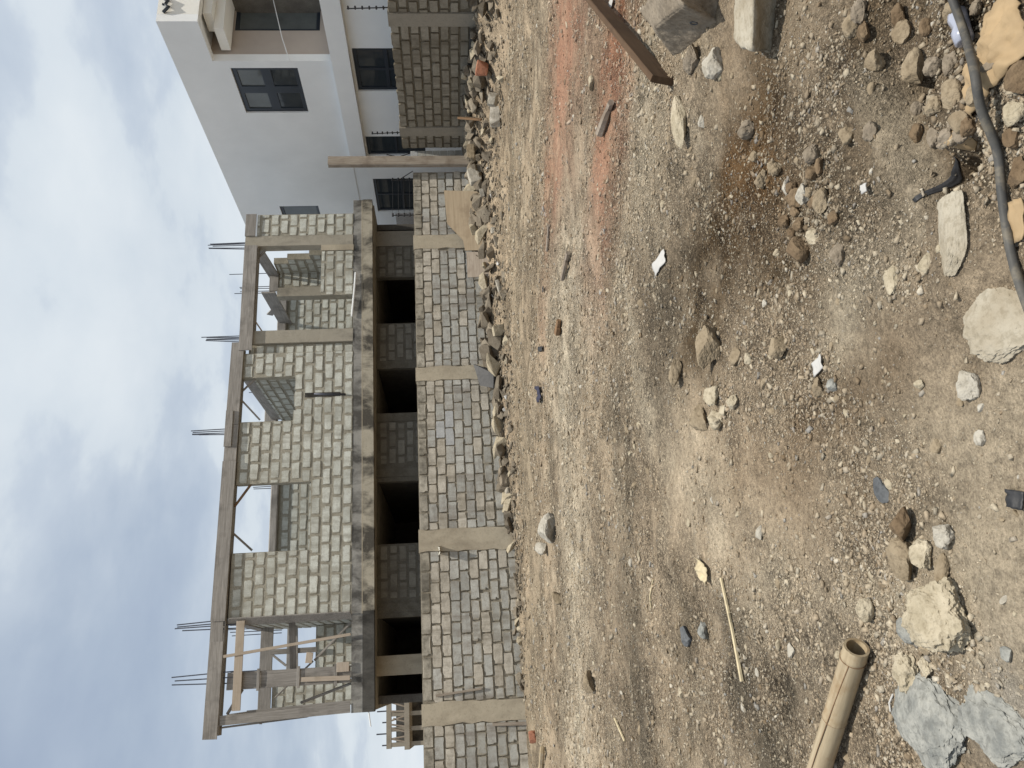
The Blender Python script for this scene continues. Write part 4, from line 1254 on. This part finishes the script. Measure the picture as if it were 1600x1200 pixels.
# ring mark pressed into the chunk
def snap_on(o, x, y):
    d = Vector(ray(x, y)).normalized()
    bpy.context.view_layer.update()
    inv = o.matrix_world.inverted()
    ok, loc, nor, _ = o.ray_cast(inv @ Vector(EYE), inv.to_3x3() @ d)
    return (loc, nor) if ok else (None, None)
loc, nor = snap_on(ck, 1084, 36)
if loc is not None:
    qn = nor.to_track_quat('Z', 'Y')
    pts = [loc + nor*.001 + qn @ Vector((math.cos(t)*.02, math.sin(t)*.02, 0)) for t in np.linspace(0, 2*math.pi, 17)]
    tube('ring_mark', pts, .0035, M['slate'], ck, seg=6, caps=False)
pa, pb2 = hit(1052, 126), hit(944, -14)
pl = board('plank', (pa[0], pa[1], pa[2]+.07), (pb2[0], pb2[1], pb2[2]+.16), .15, .045, M['wood_shaded'], None, up=(-.25, -.35, .9))
tag(pl, 'dark brown plank lying on edge against the big concrete chunk', 'plank')

# ---------------------------------------------------------------- rubble along the fences
rub_shapes = []
def hull(seed, n=11):
    import bmesh
    rs = np.random.default_rng(seed)
    P = rs.uniform(-1, 1, (n, 3)); k = np.argmax(np.abs(P), 1); P[np.arange(n), k] = np.sign(P[np.arange(n), k])*rs.uniform(.85, 1, n)
    bm = bmesh.new()
    for p in P: bm.verts.new(p)
    r_ = bmesh.ops.convex_hull(bm, input=bm.verts)
    bmesh.ops.delete(bm, geom=[g for g in r_['geom_interior'] if isinstance(g, bmesh.types.BMVert)], context='VERTS')
    bmesh.ops.bevel(bm, geom=bm.edges[:], offset=.05, segments=1, affect='EDGES', clamp_overlap=True)
    bmesh.ops.triangulate(bm, faces=bm.faces)
    v = np.array([q_.co[:] for q_ in bm.verts]); bm.verts.index_update(); f = [tuple(q_.index for q_ in g.verts) for g in bm.faces]; bm.free()
    v = v + rs.uniform(-.025, .025, v.shape)
    return v, f
for k in range(22):
    v, f = hull(900+k, 8 + k % 7)
    me = bpy.data.meshes.new('rubble_chunk'); me.from_pydata([tuple(p/2) for p in v], [], f); me.materials.append(M['rk_rub'] if k % 8 else M['rk_cream'])
    me.update(); rub_shapes.append(me)
WHITE = []
for k in range(5):
    v, f = hull(1500+k, 9)
    me = bpy.data.meshes.new('plaster_chunk'); me.from_pydata([tuple(p/2) for p in v], [], f); me.materials.append(M['paper']); me.update(); WHITE.append(me)
def rubble(x, y, s, el=(1, 1, 1), lift=.2):
    o = bpy.data.objects.new('rubble_chunk', random.choice(rub_shapes))
    z = float(gh(x, y))
    ax = [s*random.uniform(.9, 1.4)*el[0], s*random.uniform(.6, .95)*el[1], s*random.uniform(.4, .75)*el[2]]
    o.scale = ax
    o.rotation_euler = (random.uniform(-.5, .5), random.uniform(-.5, .5), random.uniform(0, 6.28))
    o.location = (x, y, z+ax[2]*lift)
    link(o)
    return o
BAYS = [(12.1, 'along the long fence near plywood and post'), (8.12, 'along the long fence between third and fourth pillar'), (3.79, 'along the long fence between second and third pillar'), (-9, 'along the long fence left of the second pillar')]
n_a = 0
while n_a < 195:
    x = 14.9 - 15.0*abs(random.betavariate(1.0, 1.25))
    wid = float(np.interp(x, [0, 6, 9, 14], [.45, 1.0, 1.7, 2.1]))
    d = abs(random.gauss(0, .5))*wid + .10
    if d > wid*1.3: continue
    y = FY-.03-d
    s = random.uniform(.20, .56)*float(np.interp(x, [0, 5, 9, 14], [.62, .85, 1.05, 1.15]))*(1.2 if d < wid*.55 else .62)
    where = next(t for x_, t in BAYS if x > x_)
    tag(rubble(x, y, s, lift=random.choice((.15, .25, .5)) if d < wid*.5 else .15), 'broken block chunk in the rubble ' + where, 'rubble', 'rubble chunks along the long fence'); n_a += 1
for k in range(84):
    y = random.uniform(11.2, 18.6); d = abs(random.gauss(0, .60))+.10
    x = SX-.05-d
    s = random.uniform(.2, .5)*(1.1 if d < .8 else .65)
    tag(rubble(x, y, s, lift=random.choice((.2, .3, .55))), 'grey brown broken block chunk heaped against the shaded side fence', 'rubble', 'rubble chunks along the side fence')
# finer debris between the chunks: too small to pick apart
dv, df = [], []
base_ = [hull(1200+k, 8) for k in range(10)]
nd = 0
for k in range(2200):
    if k % 3:
        x = 15.0 - 15.5*abs(random.betavariate(1.0, 1.6)); wid = float(np.interp(x, [0, 6, 9, 14], [.7, 1.1, 1.6, 1.9]))
        y = FY - .05 - abs(random.gauss(0, .7))*wid
    else:
        y = random.uniform(11, 18.8); x = SX - .05 - abs(random.gauss(0, .85))
    s = random.uniform(.035, .11)
    v, f = random.choice(base_)
    e = np.array(Matrix.Rotation(random.uniform(0, 6.28), 3, 'Z') @ Matrix.Rotation(random.uniform(-.6, .6), 3, 'X'))
    q = (v*np.array([s*.7, s*.5, s*.35]))@e.T + np.array([x, y, float(gh(x, y))+s*.1])
    dv.append(q); df.append(np.array(f)+nd); nd += len(q)
deb = np_mesh('rubble_debris', np.concatenate(dv), np.concatenate(df), M['rk_rub']); deb['kind'] = 'stuff'
# upper layer of larger chunks near the post
for k in range(26):
    y = random.uniform(15.2, 18.6); x = SX-.15-abs(random.gauss(0, .3))
    o = rubble(x, y, random.uniform(.28, .44), lift=.62)
    tag(o, 'large block fragment on top of the heap by the side fence', 'rubble', 'large fragments on the heap by the side fence')
# single finds in the rubble
def find(label, cat, name, x, y, dx, dy, mat, lift=0., boxy=.8, a=0., facets=4, hr=.8, Y=None):
    if Y is None: p = hit(x, y)
    else: p = on_y(x, y, Y)
    dist = np.linalg.norm(EYE-p); w, h = dy*dist/FPX, dx*dist/FPX
    z = p[2] + lift if Y is None else p[2]
    o = rock(name, int(x*3+y), (p[0], p[1], z+(h*.35 if Y is None else 0)), (w, min(w, h)*hr, h), M[mat], CAMROT+a, (random.uniform(-.2, .2), random.uniform(-.25, .25)), 4, facets, .05, boxy, True)
    return tag(o, label, cat)
find('red brick fragment in the rubble against the side fence', 'brick', 'brick_fragment', 753, 108, 18, 22, 'redbrick', Y=14.8)
find('bright white plaster chunk at the foot of the side fence rubble', 'plaster chunk', 'plaster_chunk', 770, 155, 14, 20, 'rk_white', Y=14.9)
find('white plaster slab tilted at the foot of the wooden post', 'plaster chunk', 'plaster_chunk', 741, 276, 18, 26, 'rk_white', Y=18.3, a=.4)
find('small white chip in the rubble right of the muddy plywood', 'plaster chunk', 'plaster_chunk', 753, 301, 7, 13, 'rk_white', Y=18.2)
find('white chip below the muddy plywood sheet', 'plaster chunk', 'plaster_chunk', 771, 360, 9, 10, 'rk_white', Y=17.9)
find('long white fragment standing in the rubble left of the plywood', 'plaster chunk', 'plaster_chunk', 780, 447, 8, 22, 'rk_white', Y=17.8, a=.3)
find('pale curved fragment between chunks near the black rubber sheet', 'plaster chunk', 'plaster_chunk', 778, 516, 18, 18, 'rk_cream', Y=18.0)
find('small red stone at the far left foot of the fence', 'stone', 'stone', 832, 1152, 10, 18, 'redbrick', lift=-.05)
find('brown block tilted against the fence in the middle', 'block', 'broken_block', 789, 745, 18, 30, 'rk_conc', Y=18.9, a=.5)
find('pale block end lying left of the tilted brown block', 'block', 'broken_block', 795, 768, 12, 14, 'fence_beige', Y=18.9)
find('grey block lying on its side below the second pillar', 'block', 'broken_block', 822, 917, 14, 22, 'rk_conc', Y=18.7)
find('flat paving block at the foot of the shaded side fence', 'block', 'broken_block', 774, 182, 16, 30, 'fence_beige', Y=15.6)
find('long fragment leaning on the heap beside the post', 'block', 'broken_block', 736, 238, 12, 26, 'rk_tan', Y=18.0, a=.3)
for k in range(16):
    x = random.uniform(6.5, 14.2); y = FY - random.uniform(.3, 1.5)*float(np.interp(x, [6, 14], [.6, 1.2]))
    s_ = random.uniform(.06, .15)
    o = bpy.data.objects.new('plaster_chunk', random.choice(WHITE)); link(o)
    o.scale = (s_*1.4, s_, s_*.6); o.rotation_euler = (random.uniform(-.6, .6), random.uniform(-.6, .6), random.uniform(0, 6.28)); o.location = (x, y, float(gh(x, y))+s_*.5)
    tag(o, 'small white plaster chip lying on the rubble along the long fence', 'plaster chunk', 'white chips on the rubble')
# boards and sheets leaning on the fence
def sheet(name, label, cat, pts, mat, th=.02, bumps=0.):
    """slab with a polygon outline given as world points; thickness towards the viewer"""
    P = [Vector(p) for p in pts]
    n_ = (P[1]-P[0]).cross(P[2]-P[1]).normalized()
    if n_.dot(Vector(EYE)-P[0]) < 0: n_ = -n_
    k = len(P)
    v = [p + n_*(th+random.uniform(0, bumps)) for p in P] + [p for p in P]
    f = [tuple(range(k)), tuple(range(2*k-1, k-1, -1))] + [(i, i+k, (i+1) % k + k, (i+1) % k) for i in range(k)]
    o = mesh(name, v, f, M[mat])
    return tag(o, label, cat) if label else o
def lean(x, y, Yt=19.12, zt=1.3, Yb=18.6, zb=.1):
    """point on a sheet leaning against the fence"""
    nrm = np.array([0, zt-zb, -(Yt-Yb)]); p0 = np.array([0, Yt, zt]); d = ray(x, y)
    return EYE + d*((p0-EYE)@nrm/(d@nrm))
sheet('plywood_sheet', 'muddy brown plywood sheet leaning on the fence left of the wooden post', 'plywood',
      [lean(694, 298), lean(699, 350), lean(724, 376), lean(727, 392), lean(765, 391), lean(762, 300)], 'plywood')
sheet('plywood_sheet', 'smaller brown board leaning on the fence left of the muddy sheet', 'plywood',
      [lean(729, 394), lean(731, 434), lean(765, 432), lean(764, 394)], 'wood_post')
sheet('rubber_sheet', 'black rubber sheet crumpled on the rubble at the third pillar', 'rubber sheet',
      [on_y(741, 569, 18.9), on_y(746, 585, 18.9), on_y(752, 602, 18.85), on_y(772, 606, 18.5), on_y(773, 585, 18.45), on_y(760, 575, 18.7)], 'plastic_black', .02, .03)
bm_ = board('timber_beam', tuple(on_y(789, 663, 18.85)), tuple(on_y(789, 697, 18.85)), .22, .16, M['wood_post']); tag(bm_, 'short square timber lying at the foot of the fence under the white sack', 'timber')
st_ = board('stake', tuple(on_y(716, 184, 16.2)), tuple(on_y(752, 187, 16.0)), .09, .05, M['wood_brown']); tag(st_, 'brown wooden stake sticking out of the side fence rubble', 'stake')


def crumple(name, label, cat, x, y, dx, dy, mat, amp=.25, up=.06, n=12, seed=0, Y=None, thick=.004, yaw=0., shape=None, crease=.4):
    """a crumpled sheet lying on the ground"""
    p = hit(x, y) if Y is None else on_y(x, y, Y)
    dist = np.linalg.norm(EYE-p); el = math.asin((EYE[2]-p[2])/dist)
    w, d = dy*dist/FPX, dx*dist/FPX/max(math.sin(el), .25)*(.22 if Y is not None else 1)
    rs = np.random.default_rng(seed+int(x))
    g = np.linspace(-.5, .5, n)
    uu, vv = np.meshgrid(g, g)
    rr = 1-.05*(vn(np.arctan2(vv, uu)*1.3+9, np.zeros_like(uu)+seed, seed+3))
    ph = fbm(uu*2.4+seed, vv*2.4, seed+5, 2)
    X = uu*w*rr; Yv = vv*d*rr; Zv = np.abs(ph-.5)*2*amp*min(w, d) + up*min(w, d)
    c, s = math.cos(CAMROT+yaw), math.sin(CAMROT+yaw)
    Zv = Zv + (np.abs(fbm(uu*5+seed, vv*5, seed+8, 3)-.5)*.20 + np.abs(fbm(uu*2-seed, vv*2, seed+9, 2)-.5)*.12)*min(w, d)*crease
    gx, gy = p[0]+c*X-s*Yv, p[1]+s*X+c*Yv
    gz = (gh(gx, gy) if Y is None else p[2]) + Zv
    top = np.stack([gx, gy, gz+thick], -1).reshape(-1, 3); bot = np.stack([gx, gy, gz], -1).reshape(-1, 3)
    i, j = np.meshgrid(np.arange(n-1), np.arange(n-1), indexing='ij')
    q = np.stack([i*n+j, i*n+j+1, (i+1)*n+j+1, (i+1)*n+j], -1).reshape(-1, 4)
    keep = np.ones(len(q), bool)
    if shape == 'torn': keep = rs.random(len(q)) > .06
    q = q[keep]
    off = n*n
    rim = [(k, k+1) for k in range(n-1)] + [((n-1)*n+k+1, (n-1)*n+k) for k in range(n-1)] + [((k+1)*n, k*n) for k in range(n-1)] + [(k*n+n-1, (k+1)*n+n-1) for k in range(n-1)]
    sides = np.array([(b, a, a+off, b+off) for a, b in rim])
    Fq_ = np.concatenate([q, q[:, ::-1]+off, sides])
    o = np_mesh(name, np.concatenate([top, bot]), Fq_, M[mat], smooth=False)
    return tag(o, label, cat)


crumple('sack', 'white sack crumpled on the timber at the foot of the fence', 'sack', 786, 645, 20, 26, 'sack', .5, .3, 9, 3, Y=18.75)
crumple('rag', 'white rag caught on top of the second pillar joint', 'rag', 690, 860, 26, 12, 'sack', .5, .1, 9, 5, Y=19.12)
crumple('paper_scrap', 'white folded paper scrap on the dark dirt right of centre', 'paper', 1033, 411, 14, 22, 'paper', .14, .10, 9, 2, yaw=.3)
crumple('paper_scrap', 'curved white paper scrap near the middle of the foreground', 'paper', 1281, 571, 15, 22, 'paper', .14, .10, 9, 4, yaw=.4)
crumple('kraft_scrap', 'kraft paper scrap lying beside the black plastic strip', 'paper', 1494, 212, 20, 22, 'kraft', .06, .04, 10, 6, yaw=.6)
crumple('paper_sack', 'torn tan cement sack under the black pipe', 'sack', 1543, 80, 74, 116, 'kraft', .03, .01, 30, 8, yaw=.35, crease=1.0)
crumple('paper_sack', 'torn pale sack corner at the near edge beside the pipe', 'sack', 1596, 345, 18, 56, 'kraft', .15, .1, 8, 9)
crumple('plastic_strip', 'black plastic strip lying in the ditch', 'plastic', 1474, 280, 4, 70, 'plastic_black', .25, .01, 12, 11, yaw=-.80)
crumple('plastic_scrap', 'white plastic scrap on the black strip in the ditch', 'plastic', 1459, 293, 10, 12, 'paper', .4, .5, 6, 12)
crumple('plastic_scrap', 'black plastic scrap at the near edge of the dust', 'plastic', 1591, 780, 18, 24, 'plastic_black', .3, .1, 8, 13)
crumple('rag', 'navy blue rag in the pale gravel before the fence', 'rag', 845, 616, 6, 26, 'rag', .3, .1, 8, 14)
crumple('plastic_scrap', 'black scrap in the pale gravel right of the navy rag', 'plastic', 849, 545, 6, 8, 'plastic_black', .4, .2, 6, 15)
crumple('plastic_scrap', 'black scrap in the pale gravel furthest right of the navy rag', 'plastic', 851, 452, 6, 9, 'plastic_black', .4, .2, 6, 16)
crumple('dry_leaf', 'dry brown leaf curled above the straw stalk', 'leaf', 1104, 892, 20, 26, 'straw', .6, .15, 8, 17)
crumple('blue_scrap', 'blue and white scrap under the far end of the brown plank', 'plastic', 957, 8, 9, 12, 'paper', .3, .2, 6, 18)

# straw stalk and sticks
def ground_line(name, label, cat, pts, r, mat, lift=.4, seg=6, r1=None):
    P = []
    for (a, b) in zip(pts[:-1], pts[1:]):
        for t in np.linspace(0, 1, 6, endpoint=False):
            P.append((a[0]+(b[0]-a[0])*t, a[1]+(b[1]-a[1])*t))
    P.append(pts[-1])
    Q = [hit(*p) for p in P]
    Q = [(q_[0], q_[1], q_[2]+r*(1+lift)) for q_ in Q]
    rad_ = [r + ((r1 if r1 is not None else r)-r)*k/(len(Q)-1) for k in range(len(Q))]
    o = tube(name, Q, r, M[mat], None, seg=seg, radii=rad_)
    return tag(o, label, cat)
ground_line('straw_stalk', 'long dry straw stalk lying on the dirt left of the centre', 'straw', [(1130, 903), (1148, 985), (1163, 1064)], .009, 'straw', r1=.012)
ground_line('twig', 'thin pale twig lying on the far left dirt', 'twig', [(963, 1122), (979, 1158)], .012, 'straw')
ground_line('twig', 'white twig pointing at the viewer left of centre', 'twig', [(1022, 906), (1017, 932), (1019, 950)], .006, 'straw')
ground_line('twig', 'tiny white curled root next to the bamboo', 'twig', [(1398, 1084), (1392, 1098), (1394, 1112)], .004, 'paper')
ground_line('stick', 'dark stick lying on the pale gravel below the red soil', 'stick', [(893, 395), (884, 436)], .03, 'wood_post')
ground_line('stick', 'thin dark stick lying on the pale gravel nearer the fence', 'stick', [(861, 352), (858, 392)], .022, 'wood_post')
ground_line('stick', 'short grey stick on the red soil at the right', 'stick', [(962, 160), (944, 210)], .03, 'wood_post', r1=.045)
ground_line('stick', 'short dark stick on the dirt right of the fence centre', 'stick', [(878, 500), (876, 520)], .03, 'wood_brown', r1=.05)
ground_line('bamboo_piece', 'thin bamboo piece at the far left edge before the fence', 'bamboo', [(853, 1168), (849, 1215)], .045, 'bamboo')

# ---------------------------------------------------------------- bamboo pole
bend, bfar = hit(1362, 1010), hit(1272, 1290)
br = .047
axis = Vector(bfar-bend); L = axis.length; X = axis.normalized()
stations = [0.0, .045, .05, .055, .30, .385, .392, .40, .75, .80, .81, .82, 1.2, 1.3, L]
prof = {.05: 1.035, .392: 1.045, .81: 1.045, 1.3: 1.0}
seg = 40
v, f, rings = [], [], []
Zb = Vector((0, 0, 1)); Yb = Zb.cross(X).normalized(); Zb = X.cross(Yb)
for s_ in stations:
    r_ = br*prof.get(s_, 1.0 - (.012 if any(abs(s_-q_) < .02 for q_ in (.05, .392, .81)) else 0))
    ring = []
    for k in range(seg):
        t = 2*math.pi*k/seg
        rr_ = r_*(1+.012*math.sin(2*t+s_*3))
        crack = -.0035 if k == 7 and s_ < 1.29 else 0
        ring.append(len(v)); v.append((s_, math.cos(t)*(rr_+crack), math.sin(t)*(rr_+crack)))
    rings.append(ring)
for a, b in zip(rings[:-1], rings[1:]):
    for k in range(seg): f.append((a[k], b[k], b[(k+1) % seg], a[(k+1) % seg]))
# hollow mouth
inn, inn2 = [], []
for k in range(seg):
    t = 2*math.pi*k/seg
    inn.append(len(v)); v.append((.0, math.cos(t)*br*.80, math.sin(t)*br*.80))
for k in range(seg):
    t = 2*math.pi*k/seg
    inn2.append(len(v)); v.append((.16, math.cos(t)*br*.74, math.sin(t)*br*.74))
for k in range(seg):
    q_ = (k+1) % seg
    f.append((inn[k], rings[0][k], rings[0][q_], inn[q_])); f.append((inn2[k], inn[k], inn[q_], inn2[q_]))
f.append(tuple(inn2)); f.append(tuple(reversed(rings[-1])))
bam = mesh('bamboo_pole', v, f, M['bamboo'], None, smooth=True)
try: bam.data.set_sharp_from_angle(angle=R(50))
except Exception: pass
org = Vector(bend) + Vector((0, 0, br*1.25))
bam.matrix_world = Matrix(((X.x, Yb.x, Zb.x, org.x), (X.y, Yb.y, Zb.y, org.y), (X.z, Yb.z, Zb.z, org.z), (0, 0, 0, 1)))
tag(bam, 'thick dry bamboo pole with an open cut end and a long crack', 'bamboo')
ckp = [(s_, math.cos(2*math.pi*kk/seg)*br*1.002, math.sin(2*math.pi*kk/seg)*br*1.002) for s_, kk in ((.06, 5.0), (.2, 6.0), (.385, 7.0), (.55, 7.8), (.8, 8.3), (1.1, 8.6))]
for s_ in (.062, .395, .812):
    tube('node_ring', [(s_, math.cos(t)*br*1.012, math.sin(t)*br*1.012) for t in np.linspace(0, 2*math.pi, 33)], .0016, M['wood_brown'], bam, seg=6, caps=False)
tube('crack', ckp, .0022, M['wood_brown'], bam, seg=6)

# ---------------------------------------------------------------- pipe
pp = [(1500, -40), (1519, 10), (1535, 55), (1552, 110), (1563, 170), (1569, 235), (1576, 300), (1586, 370), (1600, 430), (1625, 500)]
Q = []
for k, (x, y) in enumerate(pp):
    q_ = hit(x, y); Q.append(Vector((q_[0], q_[1], q_[2]+.02 + (.035 if k < 5 else .0))))
dense = []
for k in range(len(Q)-1):
    p0, p1, p2, p3 = Q[max(k-1, 0)], Q[k], Q[k+1], Q[min(k+2, len(Q)-1)]
    for t in np.linspace(0, 1, 6, endpoint=False):
        dense.append(.5*((2*p1) + (p2-p0)*t + (2*p0-5*p1+4*p2-p3)*t*t + (3*p1-p0-3*p2+p3)*t**3))
dense.append(Q[-1])
hp = tube('water_pipe', dense, .0128, M['hose'], None, seg=20)
tag(hp, 'dusty black plastic pipe lying across the near right corner', 'pipe')
# bottle under the sack
bp = hit(1516, 42)
bt = thing('plastic_bottle', 'crushed clear plastic bottle half under the torn cement sack', 'bottle', (bp[0], bp[1], bp[2]+.03), CAMROT+.3)
tube('bottle_body', [(-.06, 0, 0), (-.055, 0, 0), (-.02, 0, .004), (0, 0, -.002), (.03, 0, .003), (.055, 0, 0), (.07, 0, 0)], .03, M['bottle'], bt, seg=14, radii=[.02, .029, .03, .026, .03, .028, .014])
tube('bottle_cap', [(.071, 0, 0), (.09, 0, 0)], .013, M['paper'], bt, seg=10)

# ---------------------------------------------------------------- loose stones and gravel
stone_shapes = []
for k in range(14):
    v, f = rock_verts(300+k, 2, 8, .16)
    for mk in ('rk_cream', 'rk_tan', 'rk_tan', 'rk_white'):
        me = bpy.data.meshes.new('stone'); me.from_pydata([tuple(p/2) for p in v], [], f); me.materials.append(M[mk])
        me.polygons.foreach_set('use_smooth', [True]*len(me.polygons)); me.update()
        try: me.set_sharp_from_angle(angle=R(40))
        except Exception: pass
        stone_shapes.append(me)
for k in range(230):
    t = random.random()
    r_ = 1.75*(15/1.75)**(t**1.15)
    a_ = YAW + random.uniform(-R(27), R(27))
    x, y = r_*math.cos(a_), r_*math.sin(a_)
    s_ = r_*(.006+.009*random.random()**2.2) if r_ < 8 else r_*random.uniform(.004, .007)
    o = bpy.data.objects.new('stone', random.choice(stone_shapes))
    o.scale = (s_*random.uniform(.9, 1.4), s_*random.uniform(.7, 1.0), s_*random.uniform(.5, .8))
    o.rotation_euler = (random.uniform(-.4, .4), random.uniform(-.4, .4), random.uniform(0, 6.28))
    o.location = (x, y, float(gh(x, y))-o.scale[2]*.08)
    link(o)
    tag(o, 'small loose angular stone scattered on the ' + ('foreground dirt near the viewer' if r_ < 3.6 else 'middle of the open dirt' if r_ < 7.5 else 'far dirt before the fence'), 'stone', 'small loose stones scattered on the dirt')


def gravel(n, seed, heaps_only=None, smin=.0034, smul=1.0):
    rs = np.random.default_rng(seed)
    t = rs.random(n)
    r_ = 1.5*(21.5/1.5)**(t**.80)
    a_ = YAW + rs.uniform(-R(29), R(29), n)
    x, y = r_*np.cos(a_), r_*np.sin(a_)
    dens = fbm(x*.9, y*.9, 61, 4)*.55 + fbm(x*3.3, y*3.3, 66, 3)*.45
    keepp = np.clip((dens-.40)*5.0, .08, 1)
    # pebbly heaps
    for P, rad_, boost in PEBBLY:
        keepp = np.maximum(keepp, boost*np.exp(-(seg_dist(x, y, P)/rad_)**2))
    for P, rad_ in BARE:
        keepp = keepp*(1-.85*np.exp(-(seg_dist(x, y, P)/rad_)**2))
    if heaps_only: keepp = sum(np.exp(-(seg_dist(x, y, P)/rad_)**4) for P, rad_ in heaps_only)
    k = (rs.random(n) < keepp) & (y < 19.3) & (x < 15.2)
    x, y, r_ = x[k], y[k], r_[k]; n = len(x)
    s = np.maximum(smin, .0011*r_**.80) * (rs.random(n)**-.43).clip(1, 6.0)*smul
    s = np.minimum(s, .009*r_**.8)
    base = np.array([(a, b, c) for c in (-.6, .6) for b in (-.6, .6) for a in (-.6, .6)])
    faces = [(0, 2, 3), (0, 3, 1), (4, 5, 7), (4, 7, 6), (0, 1, 5), (0, 5, 4), (2, 6, 7), (2, 7, 3), (0, 4, 6), (0, 6, 2), (1, 3, 7), (1, 7, 5)]
    F_ = np.array(faces)
    nb = len(base)
    V_ = np.repeat(base[None], n, 0) * (1 + rs.uniform(-.6, .35, (n, nb, 3)))
    V_ = V_ * (s[:, None, None]*np.stack([rs.uniform(.8, 1.5, n), rs.uniform(.6, 1.0, n), rs.uniform(.35, .75, n)], -1)[:, None, :])
    th = rs.uniform(0, 6.28, n); tl = rs.uniform(-.5, .5, n)
    c, q = np.cos(tl)[:, None], np.sin(tl)[:, None]
    xx, zz_ = V_[..., 0]*c - V_[..., 2]*q, V_[..., 0]*q + V_[..., 2]*c
    c, q = np.cos(th)[:, None], np.sin(th)[:, None]
    X_ = xx*c - V_[..., 1]*q; Y_ = xx*q + V_[..., 1]*c
    out = np.stack([X_ + x[:, None], Y_ + y[:, None], zz_ + (gh(x, y)+s*.12)[:, None]], -1).reshape(-1, 3)
    Fo = (F_[None] + (np.arange(n)*nb)[:, None, None]).reshape(-1, 3)
    soil = np.minimum(soil_col(x, y), .4)
    pal = np.array([(.44, .385, .29), (.34, .305, .24), (.25, .20, .14), (.50, .455, .37), (.27, .265, .25), (.16, .115, .07)])
    pc = pal[rs.choice(6, n, p=[.27, .22, .24, .06, .09, .12])]*rs.uniform(.75, 1.15, (n, 1))
    mixk = rs.uniform(.15, .8, (n, 1))
    colr = pc*(1-mixk) + soil*1.25*mixk
    return out, Fo, np.repeat(colr, nb, 0)


PEBBLY = [(pw([(1330, 860), (1380, 900), (1400, 980)]), .28, 1.6), (pw([(1390, 1100), (1420, 1180)]), .2, 1.6), (pw([(1180, 560), (1240, 620), (1150, 680)]), .45, 1.2),
          (pw([(1560, 180), (1520, 260)]), .18, 1.5), (pw([(1480, 100), (1440, 40)]), .2, 1.3), (pw([(1200, 420), (1250, 470)]), .3, 1.2), (pw([(900, 1150), (900, 700), (960, 400), (1000, 150)]), 1.2, 1.3),
          (pw([(1490, 1040), (1530, 1010)]), .1, 1.2)]
gv, gf, gc = gravel(190000, 5)
HEAPS = [(pw([(1320, 860), (1370, 900), (1400, 975)]), .20), (pw([(1380, 1090), (1400, 1180)]), .15), (pw([(1270, 600), (1230, 640)]), .18), (pw([(1480, 1040), (1540, 1015)]), .10),
         (pw([(1490, 990), (1500, 940)]), .08), (pw([(1550, 190), (1500, 180), (1470, 110)]), .13), (pw([(1240, 460), (1210, 480)]), .14), (pw([(1430, 430), (1400, 460)]), .08), (pw([(1290, 270), (1250, 400)]), .13)]
hv_, hf_, hc_ = gravel(46000, 9, HEAPS, .0055, 1.0)
gf = np.concatenate([gf, hf_+len(gv)]); gv = np.concatenate([gv, hv_]); gc = np.concatenate([gc, hc_])
gr = np_mesh('gravel', gv, gf, M['pebble'], col=gc)
gr['kind'] = 'stuff'
print('tris', sum(len(o.data.polygons) for o in bpy.data.objects if o.type=='MESH'), 'gravel', len(gf), 'objects', len(bpy.data.objects))
